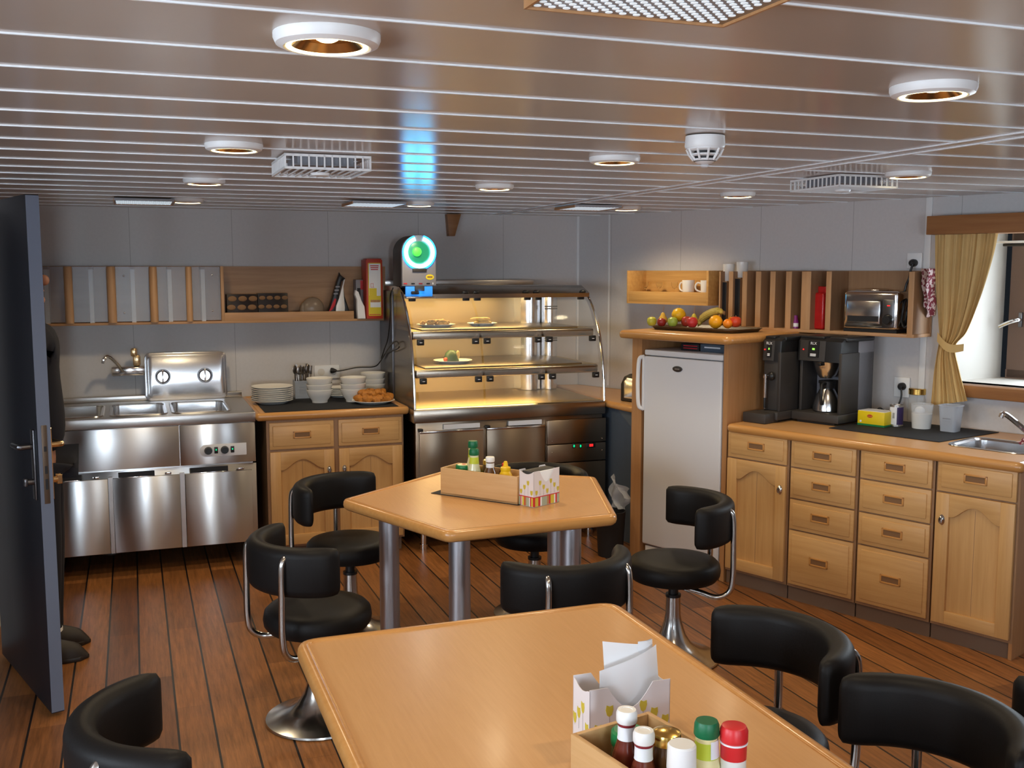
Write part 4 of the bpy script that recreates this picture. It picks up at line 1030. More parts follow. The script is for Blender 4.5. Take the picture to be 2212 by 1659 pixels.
# right hand inner column with fluted polished doors
k = MB().m('mirror')
for x0_, x1_ in ((KL-.30, KL-.155), (KL-.145, KL-.03)):
    pr = []
    for i in range(13):
        u = i/12; pr.append((x0_+(x1_-x0_)*u, KD-.16-.045*math.sin(PI*u)))
    k.prism(pr+[(x1_, KD-.03), (x0_, KD-.03)], KZ+.005, KT-.004, 'xy')
k.build('rear_door', kc)
k = MB().m('dsteel')
for z in (1.02, 1.24, 1.46): k.box(KL-.135, KL-.05, KD-.215, KD-.19, z-.012, z-.004).box(KL-.135, KL-.05, KD-.215, KD-.19, z+.004, z+.012)
k.build('door_grip', kc)
for z, en in ((KT-.03, 5.0), (1.29, 3.8), (1.06, 5.5)):
    y = yf(z)+.16
    MB().m('lampon').tube([(.05, y+.12, z+.012), (KL-.34, y+.12, z+.012)], .006, seg=8).build('light_tube', kc)
    light('case_light', 'AREA', ((KL-.3)/2, y+.12, z), en, (1, .66, .25), kc, shape='RECTANGLE', size=KL-.36, size_y=.03, rot=(0, 0, 0))
# food inside
M['pastry'] = mat('golden pastry', (.55, .33, .09), .6, noise=.45, nscale=70)
def inside(px, py, Y): p = onY(px, py, Y); return p
zs1 = 1.3555
p = onY(950, 705, 6.25)
plate('white plate of crumbly pastry on the upper display shelf', (p.x, 6.34, zs1), .125)
k = MB().m('pastry'); rnd = random.Random(3)
for i in range(46):
    k.sph((rnd.uniform(-.085, .085), rnd.uniform(-.05, .05), .012+rnd.uniform(0, .022)), rnd.uniform(.012, .02), 8, (1, 1, .8))
tag(k.build('pastry_pile', loc=(p.x, 6.34, zs1+.004)), 'heap of crumbly golden pastry pieces on the upper display shelf', 'pastry', kind='stuff')
p = onY(1050, 706, 6.3)
plate('white plate of bread sticks on the upper display shelf', (p.x, 6.38, zs1), .10)
M['bread'] = mat('pale bread', (.62, .44, .16), .65, noise=.25, nscale=40)
for i, (a, x, y, z) in enumerate(((20, -.02, -.01, .02), (-15, .02, .01, .02), (8, .0, .03, .02), (-30, -.035, 0, .043), (12, .012, .005, .043))):
    o = MB().m('bread').sph((0, 0, 0), .05, 14, (1.0, .3, .26)).build('bread_stick', loc=(p.x+x, 6.38+y, zs1+z)); o.rotation_euler[2] = R(a)
    tag(o, 'pale bread stick %s on the display plate' % ['at the left', 'at the right', 'at the back', 'on top, tilted left', 'on top in the middle'][i], 'bread stick', 'bread sticks on the plate')
zs2 = 1.1255
p = onY(975, 780, 6.3)
plate('white plate under the green salad dome on the lower display shelf', (p.x+.01, 6.30, zs2), .125)
M['salad'] = mat('green salad', (.025, .06, .015), .5, noise=.6, nscale=50); M['tom'] = mat('red garnish', (.55, .08, .02), .4)
sd_ = thing('salad_dome', 'dark green garnished salad dome on the lower display shelf', 'salad', (p.x, 6.30, zs2+.008))
MB().m('salad').lathe([(0, .075), (.02, .072), (.038, .055), (.047, .03), (.05, 0), (0, 0)], seg=24).build('dome', sd_)
MB().m('tom').sph((-.043, -.02, .015), .016, 10).m('bread').sph((.035, -.03, .045), .018, 10, (.6, .5, 1.6)).build('garnish', sd_)
# ------------------------------------------------------------------ drinks machine on top of the case
jm = thing('drinks_machine', 'grey juice machine with glowing cyan ring on top of the display case', 'drinks machine', (onY(906, 600, 6.13).x, 6.13, 1.62))
JW, JH = .108, .313
prof = [(-JW, 0), (-JW, JH-.11)]+[(-JW*math.cos(R(a)), JH-.108+.108*math.sin(R(a))) for a in range(10, 180, 10)]+[(JW, JH-.11), (JW, 0)]
MB().m('mgrey').prism(prof, 0, .035, 'xz', b=.008).build('front_shell', jm)
MB().m('dgrey').prism([(x*.96, z*.995) for x, z in prof], .03, .26, 'xz', b=.01).m('black').box(-.09, -.06, .10, .13, -.010, .002).box(.06, .09, .10, .13, -.010, .002).box(-.09, .09, .235, .26, -.002, .002).build('body', jm)
rc = (0.0, JH-.108)
k = MB().m('cyanl')
for a0, a1 in ((110, 436),):
    path = []
    for i in range(49):
        a = R(a0+(a1-a0)*i/48-2); e = Vector((math.cos(a), 0, math.sin(a))); path.append((Vector((rc[0], -.004, rc[1]))+e*.085, e, Vector((0, -1, 0))))
    k.sweep(rrect(-.012, .012, -.006, .010, .005, 3), path)
kr_ = k.build('light_ring', jm)
k = MB().m('bluerim'); path = []
for i in range(49):
    a = R(110+326*i/48-2); e = Vector((math.cos(a), 0, math.sin(a))); path.append((Vector((rc[0], -.003, rc[1]))+e*.101, e, Vector((0, -1, 0))))
k.sweep(rrect(-.005, .005, -.004, .005, .002, 3), path).build('blue_rim', kr_)
MB().m('tealp').lathe([(0, .006), (.06, .004), (.068, .0), (.068, -.004), (0, -.004)], seg=36, mx=Matrix.Translation((rc[0], 0, rc[1])) @ Matrix.Rotation(R(90), 4, 'X')).build('drum', jm)
MB().m('greenl').lathe([(0, .022), (.018, .020), (.027, .013), (.029, .0), (0, 0)], seg=28, mx=Matrix.Translation((rc[0]-.016, -.004, rc[1]+.004)) @ Matrix.Rotation(R(90), 4, 'X')).build('hub', jm)
MB().m('dgrey').box(-.045, .045, -.010, .0, rc[1]-.118, rc[1]-.094, b=.006).build('chute', jm)
k = MB().m('cracky').prism([(.066+.026*math.cos(2*PI*i/24), .055+.017*math.sin(2*PI*i/24)) for i in range(24)], -.002, 0, 'xz')
k.m('slot').box(.050, .082, -.0026, -.001, .051, .060).build('badge', jm)
k = MB()
for i, mm in enumerate(('redl', 'black', 'maroon', 'black')): k.m(mm).box(-.10+.048*i, -.078+.048*i, -.003, 0, .012, .019)
k.m('labelw').box(.083, .087, -.003, 0, .010, .022).build('buttons', jm)
MB().m('bluel').box(-.085, .085, .005, .024, -.062, -.001, b=.004).m('dgrey').box(-.03, .03, -.01, .01, -.03, .0, b=.004).build('tap_bay', jm)
MB().m('mirror').box(-.09, .09, -.03, .024, -.072, -.062, b=.003).m('black').box(-.055, -.005, -.02, .006, -.05, -.03, b=.006).build('drip_tray', jm)
light('ring_glow', 'AREA', (0, -.02, JH-.108), .5, (.05, .45, 1), jm, shape='DISK', size=.16, rot=(-PI/2, 0, 0))
light('bay_glow', 'POINT', (0, -.02, -.035), .10, (.1, .45, 1), jm, shadow_soft_size=.02)
# ================================================================== side wall: drawer cabinets, worktop, fridge housing
NF = 4.57; NC = NW-.012            # cabinet front plane, back plane
def thR(name, label, cat, s, n, z=0, group=None): return thing(name, label, cat, RW(s, n, z), PHI, group)
GT = .89
cols = [(-3.335, -2.945), (-2.94, -2.555), (-2.55, -2.17), (-2.165, -1.79)]
labs = ['beech cabinet next to the fridge with one drawer over an arched door', 'beech unit of four drawers beside the arched-door cabinet near the fridge',
        'beech unit of four drawers nearer the sink end', 'beech cabinet under the sink with one drawer over an arched door']
zlv = [(.712, .856), (.548, .704), (.385, .540), (.092, .377)]
for i, ((a, b), lb) in enumerate(zip(cols, labs)):
    t = thR('base_cabinet', lb, 'cabinet', a, NF, 0, 'beech cabinets along the window wall'); W = b-a
    k = MB().m('carc').box(.001, W-.001, .0, .018, .075, GT-.047).box(.001, .018, .018, NC-NF, .075, GT-.047).box(W-.018, W-.001, .018, NC-NF, .075, GT-.047).box(.018, W-.018, .018, NC-NF, .075, .09).box(.018, W-.018, NC-NF-.012, NC-NF, .09, GT-.047)
    k.m('plinth').box(.001, W-.001, .012, NC-NF, 0, .075)
    if i == 3: k.m('panel').box(W-.016, W-.0005, .001, NC-NF, .0, GT-.047)
    k.build('carcass', t)
    g = .011
    if i in (1, 2):
        for z0_, z1_ in zlv: drawer(t, g, W-g, z0_, z1_)
    else:
        drawer(t, g, W-g, *zlv[0]); arch_door(t, g, W-g, .092, .704, i == 0)
wt = thR('worktop', 'long beech worktop with bullnose edge along the window wall', 'worktop', -3.335, NF)
WL = -1.775+3.335
e_, f_ = MB().m('edge'), MB().m('top')
prof_poly = rpoly([(0, -.028), (WL, -.028), (WL, NC-NF), (0, NC-NF)], .035, 5)
def make_worktop(e_, f_, poly, z1, th):
    n = len(poly); P = [Vector((x, y, 0)) for x, y in poly]; path = []
    for i in range(n):
        t = (P[(i+1) % n]-P[i-1]).normalized(); path.append((P[i]+Vector((0, 0, z1)), Vector((t.y, -t.x, 0)), Vector((0, 0, 1))))
    e_.sweep([(-.03, 0), (-.02, .001), (-.008, -.003), (0, -.014), (0, -th+.014), (-.008, -th+.003), (-.03, -th)], path, closed=True)
    return [tuple((p[0]-p[1]*.028).xy) for p in path]
inner = make_worktop(e_, f_, prof_poly, GT, .046)
# field with the sink cut-out: four slabs
SKx0, SKx1, SKy0, SKy1 = 1.125, 1.47, .21, .52
xi0, xi1 = .027, WL-.027; yi0, yi1 = 0.0, NC-NF-.028
for bx in ((xi0, SKx0, yi0, yi1), (SKx1, xi1, yi0, yi1), (SKx0, SKx1, yi0, SKy0), (SKx0, SKx1, SKy1, yi1)):
    f_.box(bx[0], bx[1], bx[2], bx[3], GT-.036, GT-.0005)
f_.build('surface', wt); e_.build('edge_lipping', wt, angle=60)
# sink
sk = thR('sink', 'small steel sink bowl set in the worktop under the window', 'sink', -3.335+SKx0, NF+SKy0, GT)
k = MB().m('mirror'); P = [Vector((x, y, 0)) for x, y in rrect(0, SKx1-SKx0, 0, SKy1-SKy0, .05, 5)]; path = []
for i in range(len(P)):
    t = (P[(i+1) % len(P)]-P[i-1]).normalized(); path.append((P[i], Vector((-t.y, t.x, 0)), Vector((0, 0, 1))))
k.sweep([(-.022, .001), (-.02, .004), (.0, .003), (.010, -.006), (.016, -.10), (.03, -.115), (.03, -.118), (.012, -.11), (.004, -.01), (-.02, .0005)], path, closed=True)
k.prism(rrect(.02, SKx1-SKx0-.02, .02, SKy1-SKy0-.02, .045, 5), -.118, -.114); k.build('bowl', sk)
MB().m('dsteel').lathe([(0, -.112), (.025, -.111), (.028, -.114)], (.19, .17, 0), seg=20).build('drain', sk)
tq = onN(2198, 930, NF+.60)
tap = thR('sink_tap', 'chrome mixer tap behind the steel sink', 'tap', -1.985, 5.13, GT)
MB().m('chrome').lathe([(0, 0), (.028, 0), (.028, .012), (.021, .018), (.021, .085), (.024, .09), (.024, .125), (.018, .135), (0, .137)], seg=24).build('body', tap)
MB().m('chrome').tube([(-.005, -.010, .05), (-.035, -.035, .085), (-.075, -.07, .128), (-.092, -.085, .138), (-.10, -.092, .120)], .013, smooth=5).build('spout', tap)
MB().m('chrome').box(-.015, .06, -.012, .012, .137, .15, b=.005).build('lever', tap)
rg = thR('dish_cloth', 'small red checked cloth at the foot of the sink tap', 'cloth', -1.98, 5.06, GT+.001)
M['checked'] = speckle('red white check', (.62, .50, .50), (.20, .03, .05), 85)
MB().m('checked').grid(lambda u, v: Vector((-.02+.05*u, -.05+.05*v, .008+.022*math.sin(u*3)*math.sin(v*3)+.006*math.sin(9*u+5*v))), 12, 12).build('cloth', rg)
# black mat
m4 = [onZ(1795, 925, GT), onZ(2040, 955, GT), onZ(2165, 935, GT), onZ(1920, 905, GT)]
mpoly = [(-(p.dot(WD))+2.95, p.dot(ND)-4.9) for p in (Vector((q.x, q.y, 0)) for q in m4)]
mpoly = [(-2.87+2.95, 4.81-4.9), (-2.275+2.95, 4.81-4.9), (-2.21+2.95, 5.33-4.9), (-2.86+2.95, 5.33-4.9)]
o = MB().m('mat_').prism(mpoly, 0, .003).build('counter_mat', loc=RW(-2.95, 4.9, GT+.0006), rotz=PHI); tag(o, 'black mat on the worktop between coffee machine and sink', 'mat')
ZM = GT+.0038
# ------------------------------------------------------------------ fridge housing
FS0, FS1 = -4.035, -3.345
fh = thR('fridge_housing', 'beech tall surround holding the white fridge', 'cabinet', FS0, NF)
W = FS1-FS0; FT = 1.318
MB().m('panel').box(0, .075, 0, NC-NF, 0, FT).build('side_panel', fh)
MB().m('panel').box(W-.03, W, 0, NC-NF, 0, FT).build('side_panel', fh)
MB().m('dark').box(.075, W-.03, NC-NF-.02, NC-NF, 0, FT).build('back_panel', fh)  # dark void around the fridge: its shade painted as a black panel
ftop = thR('housing_top', 'beech top board with rounded edge over the fridge', 'worktop', FS0, NF, 0)
e_, f_ = MB().m('edge'), MB().m('top')
pl = rpoly([(-.06, -.075), (W+.05, -.075), (W+.05, NC-NF), (-.06, NC-NF)], .05, 6)
inner = make_worktop(e_, f_, pl, 1.366, .047); f_.prism(inner, 1.33, 1.3655); f_.build('surface', ftop); e_.build('edge_lipping', ftop, angle=60)
fr = thR('fridge', 'white upright fridge with side handle and oval badge', 'fridge', FS0+.095, NF-.004)
fw = W-.03-.105; fz0, fz1 = .10, 1.258
MB().m('fridge').box(0, fw, .055, .62, .02, fz1-.03, b=.006).build('cabinet', fr)
MB().m('fridge').box(-.003, fw+.003, .005, .6, fz1-.033, fz1, b=.008).build('top_trim', fr)
MB().m('fridge').box(0, fw, 0, .05, fz0, fz1-.038, b=.010, seg=3).build('door', fr)
MB().m('white').tube([(-.006, .01, .905), (-.026, -.012, .925), (-.030, -.018, 1.02), (-.030, -.018, 1.10), (-.026, -.012, 1.20), (-.006, .01, 1.215)], .012, smooth=6).box(-.012, .004, -.006, .03, .9, 1.22, b=.004).build('handle', fr)
MB().m('white').box(0.01, fw-.01, .02, .05, .025, .088, b=.004).build('kick_grille', fr)
bx_, bz_ = onN(1465, 797, NF).x-(FS0+.095), onN(1465, 797, NF).z
k = MB().m('dsteel').prism([(bx_+.035*math.cos(2*PI*i/24), bz_+.017*math.sin(2*PI*i/24)) for i in range(24)], -.006, 0, 'xz', b=.002)
k.m('alu').box(bx_-.016, bx_+.016, -.0075, -.005, bz_-.004, bz_+.003).build('badge', fr)
# things stuffed into the gap on top of the fridge
bxs = thR('drinks_pack', 'blue and red packs lying on the fridge under the top board', 'pack', FS0+.36, NF+.10, fz1+.0005)
MB().m('bluegrey').box(.06, .24, 0, .15, 0, .045, b=.004).m('dark').box(-.08, .05, 0, .15, 0, .042, b=.004).m('redl').box(-.06, .04, -.001, .004, .026, .031).box(-.06, .04, -.001, .004, .012, .017).m('labelw').box(.09, .2, -.001, .004, .022, .030).build('pack', bxs)
# ------------------------------------------------------------------ counter with the second toaster behind the fridge
ct2 = thR('corner_counter', 'short beech counter on a blue-grey panel between display case and fridge', 'counter', -4.86, 4.62)
cpoly = [(s+4.86, n-4.62) for s, n in ((-4.435, 4.80), (-4.042, 4.70), (-4.042, 5.36), (-5.24, 5.36), (-5.34, 5.18))]
MB().m('bluegrey').prism([(s+4.86, n-4.62) for s, n in ((-4.41, 4.83), (-4.05, 4.74), (-4.05, 5.35), (-5.22, 5.35), (-5.30, 5.19))], 0, .838).build('panel', ct2)
e_, f_ = MB().m('edge'), MB().m('top')
inner = make_worktop(e_, f_, cpoly, .885, .045); f_.prism(inner, .85, .8845); f_.build('surface', ct2); e_.build('edge_lipping', ct2, angle=60)
ts = onN(1345, 840, 4.86)
kt = thR('toaster', 'black and steel toaster half hidden behind the fridge housing', 'toaster', -4.40, 4.87, .8855)
MB().m('black').prism([(0, .0), (.26, 0), (.26, .12), (.235, .16), (.19, .178), (.07, .178), (.028, .16), (.0, .11)], .0, .16, 'xz', b=.012).build('end_caps', kt)
MB().m('mirror').prism([(.035, .022), (.225, .022), (.225, .13), (.2, .152), (.06, .152), (.035, .13)], -.004, .164, 'xz', b=.003).build('shell', kt)
bb = thR('bin_bag', 'crumpled clear bin bag hanging by the blue-grey panel', 'bag', -4.20, 4.60, .16)
M['binbag'] = mat('translucent bin bag', (.55, .56, .60), .3, alpha=.55)
MB().m('binbag').grid(lambda u, v: Vector((.14*u+.02*math.sin(9*v+u*4), -.02-.03*math.sin(PI*u)-.012*math.sin(14*u+5*v), .20*v*(1-.35*u)+.12)), 14, 10).build('bag', bb)
bn = thR('waste_bin', 'dark waste bin beside the fridge housing under the corner counter', 'bin', -4.13, 4.50, 0)
MB().m('dark').lathe([(0, 0), (.075, 0), (.09, .27), (.093, .275), (.086, .275), (.072, .01), (0, .01)], seg=24).build('bin', bn)
# ------------------------------------------------------------------ fruit tray
ZF = 1.3665
a = onN(1392, 710, 4.66); b = onN(1600, 722, 4.66)
ft = thR('fruit_tray', 'bronze coloured metal tray of mixed fruit on top of the fridge housing', 'tray', -4.02, 4.72, ZF)
M['bronze'] = mat('bronze tray', (.085, .05, .022), .35, spec=.5)
TW = .575; TD = .30
k = MB().m('bronze').prism(rpoly([(0, 0), (TW, 0), (TW, TD), (0, TD)], .06, 6), 0, .004)
P = [Vector((x, y, 0)) for x, y in rpoly([(0, 0), (TW, 0), (TW, TD), (0, TD)], .06, 6)]; path = []
for i in range(len(P)):
    t = (P[(i+1) % len(P)]-P[i-1]).normalized(); path.append((P[i], Vector((t.y, -t.x, 0)), Vector((0, 0, 1))))
k.sweep([(-.004, .0), (.014, .020), (.022, .021), (.022, .018), (.015, .016), (.0, .0)], path, closed=True); k.build('tray', ft)
def fruit(name, label, cat, px, py, n, r, col, kind='apple', rough=.35, r_noise=.15, stem=0):
    p = onN(px, py, n)
    mn = 'fruit '+label
    M[mn] = mat(mn, col, rough, noise=r_noise, nscale=18)
    t = thing(name, label, cat, RW(p.x, n, p.z), PHI, 'fruit on the tray')
    pr = {'apple': [(0, .72), (.18, .80), (.5, .86), (.85, .6), (1, .1), (.93, -.4), (.65, -.82), (.3, -.93), (0, -.82)],
          'orange': [(0, .97), (.3, .93), (.7, .69), (.95, .28), (1, 0), (.92, -.4), (.6, -.8), (.25, -.96), (0, -.98)],
          'pear': [(0, 1.35), (.15, 1.34), (.36, 1.15), (.5, .75), (.8, .25), (1, -.25), (.9, -.65), (.5, -.95), (0, -.92)]}[kind]
    MB().m(mn).lathe([(x*r, z*r) for x, z in pr], seg=28).build('flesh', t)
    top = {'apple': .72, 'orange': .97, 'pear': 1.35}[kind]*r
    sl = stem or r*.35
    if kind != 'orange': MB().m('panel').tube([(0, 0, top-.002), (.003, 0, top+sl*.5), (-.004+.25*sl, .002, top+sl)], .0016, seg=6).build('stem', t)
    else: MB().m('salad').lathe([(0, .004), (.003, .003), (.004, 0)], (0, 0, top-.001), seg=8).build('stem_scar', t)
fruit('apple', 'yellow-green apple at the left end of the fruit tray', 'apple', 1408, 694, 4.84, .030, (.50, .48, .05))
fruit('apple', 'small dark red apple next to the yellow-green one', 'apple', 1429, 696, 4.80, .027, (.30, .02, .015))
fruit('pear', 'yellow-orange pear with long stem behind the dark red apple', 'pear', 1432, 689, 4.90, .030, (.66, .40, .06), 'pear', stem=.04)
fruit('apple', 'green apple in front of the big yellow grapefruit', 'apple', 1453, 695, 4.80, .031, (.33, .42, .06))
fruit('grapefruit', 'big yellow grapefruit on top of the fruit heap', 'grapefruit', 1466, 680, 4.88, .043, (.75, .42, .01), 'orange')
fruit('apple', 'red apple behind, right beside the grapefruit', 'apple', 1483, 694, 4.88, .033, (.42, .04, .02))
fruit('apple', 'bright red apple in the middle front of the tray', 'apple', 1495, 696, 4.80, .033, (.50, .03, .03))
fruit('pear', 'yellow pear with long stem behind the bright red apple', 'pear', 1499, 691, 4.92, .028, (.60, .50, .06), 'pear', stem=.045)
fruit('orange', 'large orange in front of the bananas', 'orange', 1546, 695, 4.80, .040, (.80, .36, .01), 'orange')
fruit('orange', 'small tangerine right of the large orange', 'orange', 1572, 699, 4.80, .028, (.80, .22, .01), 'orange')
fruit('orange', 'tangerine behind, next to the red nectarine', 'orange', 1580, 695, 4.90, .030, (.80, .26, .01), 'orange')
fruit('nectarine', 'red nectarine at the right end of the fruit tray', 'nectarine', 1589, 695, 4.84, .033, (.52, .05, .015), 'apple')
M['banana'] = mat('speckled banana', (.42, .31, .06), .5, noise=.35, nscale=90)
bnp = [(1508, 703), (1516, 690), (1530, 680), (1550, 673), (1562, 676)]
for j, (dn, dz, lb) in enumerate(((0, 0, 'speckled banana at the front of the bunch'), (.045, .008, 'speckled banana in the middle of the bunch'), (.09, -.004, 'banana at the back of the bunch, mostly hidden'))):
    q = [onN(px, py, 4.83+dn) for px, py in bnp]; o0 = RW(q[2].x, 4.83+dn, q[2].z+dz)
    t = thing('banana', lb, 'banana', o0, PHI, 'fruit on the tray')
    pts = [Vector((v.x-q[2].x, 0, v.z-q[2].z)) for v in q]
    MB().m('banana').tube(pts, .018, seg=10, smooth=6, rr=[.005, .013, .018, .019, .019, .017, .012, .006]).build('fruit', t)
    MB().m('slot').tube([pts[-1], pts[-1]+Vector((.012, 0, -.004))], .006, seg=8).build('stalk', t)
# ------------------------------------------------------------------ lit wall shelf beside the corner
NS = 5.18
z0_, z1_ = 1.497, 1.714
a, b = -4.63, -3.955
s1 = thR('wall_shelf', 'short honey-lit beech wall shelf with mugs and glasses', 'shelf', a, NS); W1 = b-a; D1 = NC-NS
M['honey'] = wood('beech with painted warm light', (.52, .27, .075), (.66, .38, .13), 'x', .4)  # beech raised to a golden tone, the warm light put into its colour
MB().m('honey').box(0, W1, D1-.012, D1, z0_, z1_).build('back_panel', s1)
MB().m('honey').box(0.014, W1-.014, 0, D1-.012, z0_, z0_+.014).build('bottom_board', s1)
for x in (0, W1-.016): MB().m('honey').box(x, x+.016, -.001, D1-.012, z0_, z1_, b=.001).build('side_panel', s1)
MB().m('honey').box(.016, W1-.016, 0, .012, z0_+.014, z0_+.082, b=.001).build('front_lip', s1)
ZL = z0_+.0145
def mug(label, loc, rz, up=True, r=.041, h=.092):
    t = thing('mug', label, 'mug', loc, rz, 'white mugs on the wall shelves')
    MB().m('china').lathe([(0, 0), (r*.86, 0), (r*.9, .004), (r, h), (r*.94, h), (r*.84, .008), (0, .008)], seg=32).build('cup', t)
    MB().m('china').tube([(r*.93, 0, h*.78), (r+.018, 0, h*.82), (r+.030, 0, h*.6), (r+.024, 0, h*.34), (r*.9, 0, h*.2)], .0055, smooth=5, seg=8).build('handle', t)
    return t
def riser(s_, n, base, h, label):
    pass
for px, lb, rz in ((1487, 'white mug with handle to the side on the lit shelf', R(180)), (1527, 'white mug half hidden by the end panel of the lit shelf', R(215))):
    q = onN(px, 620, NS+.09); mug(lb, RW(q.x, NS+.09, ZL+.05), PHI+rz)
rs = thR('shelf_insert', 'low wooden riser inside the lit shelf carrying mugs and glasses', 'riser', a+.02, NS+.02, ZL)
MB().m('honey').box(0, W1-.04, 0, D1-.04, .036, .049).box(0, .012, 0, D1-.04, 0, .036).box(W1-.052, W1-.04, 0, D1-.04, 0, .036).build('board', rs)
for px, lb in ((1394, 'thin stemmed glass nearest the shelf corner'), (1424, 'thin stemmed glass in the middle of the three'), (1457, 'thin stemmed glass next to the mug')):
    q = onN(px, 620, NS+.10)
    t = thing('stem_glass', lb, 'glass', RW(q.x, NS+.10, ZL+.0495), PHI, 'small stemmed glasses on the lit shelf')
    MB().m('glass').lathe([(0, 0), (.022, 0), (.022, .002), (.004, .006), (.003, .03), (.012, .04), (.02, .058), (.021, .078), (.0195, .078), (.018, .058), (.01, .042), (0, .036)], seg=24).build('glass', t)
# ------------------------------------------------------------------ long shelf with dividers
NL2 = 5.175
a, b = -3.87, -2.61; zb2, zt2 = 1.362, 1.714
s2 = thR('wall_shelf', 'long beech wall shelf with upright dividers and a toaster bay', 'shelf', a, NL2); W2 = b-a; D2 = NC-NL2
MB().m('carc').box(0, W2, D2-.012, D2, zb2, zt2).build('back_panel', s2)  # darker wood paints shade onto the back of the bays
MB().m('shelf').box(0, W2, 0, D2-.012, zb2, zb2+.018, b=.001).build('bottom_board', s2)
def sp_(px): return onN(px, 640, NL2).x-a
for px0_, px1_ in ((1546, 1556), (1574, 1583), (1603, 1613), (1632, 1643), (1663, 1674), (1697, 1709), (1731, 1751), (1784, 1795), (1962, 1974)):
    x0_, x1_ = sp_(px0_), sp_(px1_)
    MB().m('carc').box(max(0, x0_), min(W2, max(x1_, x0_+.018)), .003, D2-.012, zb2+.018 if px0_ != 1962 else zb2+.0, zt2-.004).m('shelfz').box(max(0, x0_), min(W2, max(x1_, x0_+.018)), -.001, .0035, zb2+.018 if px0_ != 1962 else zb2+.0, zt2-.004, b=.001).build('divider', s2)  # divider sides darkened with painted shade, lighter strip on the front edge
ZL2 = zb2+.0185
# stacks of mugs hidden in the first bays: two upper mugs visible
for i, (px, lb) in enumerate(((1571, 'white mug on top of the first narrow shelf bay'), (1600, 'white mug standing higher on the second narrow shelf bay'))):
    q = onN(px, 585, NL2+.06)
    cr = thR('mug_rack', ['narrow wooden block under the first rack mug', 'narrow wooden block under the second rack mug'][i], 'rack', q.x-.03, NL2+.02, ZL2)
    hb_ = (1.650 if i == 0 else 1.672)-ZL2
    MB().m('carc').box(0, .058, 0, .15, 0, hb_-.0005).m('dark').box(.0, .058, -.001, 0, 0, hb_-.006).build('block', cr)  # black front sheet paints in the shade of the shelf bay
    mug(lb, RW(q.x, NL2+.075, ZL2+hb_), PHI+R(100), r=.036, h=.105 if i == 0 else .095)
rb = onN(1772, 690, NL2+.08)
M['redbag'] = mat('crinkled red foil', (.42, .012, .012), .25, noise=.3, nscale=30, bump=.5, bscale=60)
t = thR('coffee_pack', 'red foil coffee pack in a shelf bay beside the toaster', 'pack', rb.x-.045, NL2+.05, ZL2)
MB().m('redbag').box(0, .085, 0, .07, 0, .21, b=.014, seg=3).box(.004, .081, .028, .042, .205, .245, b=.005).build('pack', t)
vp = onN(1724, 695, NL2+.07)
M['violet'] = mat('violet plastic', (.22, .02, .20), .35)
t = thR('lighter', 'small violet container at the foot of a shelf divider', 'container', vp.x-.004, NL2+.05, ZL2)
MB().m('violet').lathe([(0, 0), (.018, 0), (.018, .04), (.012, .052), (.012, .075), (0, .077)], seg=20).build('body', t)
MB().m('labelw').lathe([(.0182, .01), (.0184, .011), (.0184, .03), (.0182, .031)], seg=20).build('label', t)
# chrome toaster
tl0, tr0 = onN(1822, 660, NL2+.03).x, onN(1942, 660, NL2+.03).x
tt = thR('toaster', 'chrome four-slice toaster in the end bay of the long shelf', 'toaster', tl0, NL2+.02, ZL2)
tw = tr0-tl0; th_ = .225
MB().m('chrome').box(0, tw, 0, .155, .012, th_, b=.022, seg=4).build('shell', tt)
MB().m('black').box(.008, tw-.006, .006, .15, .0, .016).build('foot', tt)
MB().m('mirror').box(.028, tw*.69, -.004, .01, .045, th_-.055, b=.004).m('dark').box(.035, tw*.67, -.0055, -.003, .058, .088).build('front_plate', tt)
k = MB().m('dsteel').box(tw*.735, tw-.02, -.005, .01, .03, th_-.045, b=.004); po = k.build('control_panel', tt)
MB().m('black').cyl((tw*.845, -.004, .072), (tw*.845, -.03, .072), .026, .022, 24).m('chrome').cyl((tw*.845, -.004, .072), (tw*.845, -.008, .072), .031, seg=28).build('dial', po)
MB().m('ledr').box(tw*.82, tw*.87, -.007, -.004, .145, .150).build('indicator', po)
k = MB().m('slot')
for y in (.04, .075, .11, .14): k.box(.04, tw*.68, y-.008, y+.008, th_-.002, th_+.002)
k.m('chrome').box(.06, tw*.6, .03, .14, th_+.002, th_+.006, b=.002).build('slots', tt)
# toaster cord: coil beside it and up to the socket
so2 = onN(1978, 563, NW)
t = thR('wall_socket', 'white wall socket above the toaster with a black plug', 'socket', so2.x, NW, so2.z)
MB().m('white').box(-.045, .04, -.012, 0, -.042, .042, b=.004).build('plate', t)
q0 = onN(1972, 568, NW-.03)
t = thR('power_cable', 'black toaster cord coiled in the shelf and plugged in above', 'cable', q0.x, NW-.03, q0.z)
MB().m('black').lathe([(0, -.018), (.02, -.018), (.021, 0), (.018, .014), (.01, .028), (0, .03)], seg=20, mx=Matrix.Rotation(R(90), 4, 'X')).build('plug', t)
cp_ = [onN(px, py, n) for px, py, n in ((1972, 570, NW-.05), (1967, 585, NW-.05), (1964, 600, NW-.06), (1957, 618, NW-.06), (1954, 640, NW-.07), (1962, 655, 5.25), (1966, 690, 5.22), (1955, 708, 5.22), (1948, 690, 5.24), (1956, 650, 5.26), (1964, 660, 5.28), (1966, 700, 5.27), (1956, 706, 5.26), (1951, 680, 5.28), (1958, 652, 5.30), (1965, 675, 5.31), (1962, 705, 5.30))]
MB().m('black').tube([Vector((v.x-q0.x, v.y-(NW-.03), v.z-q0.z)) for v in cp_], .0062, seg=8, smooth=6).build('cord', t)
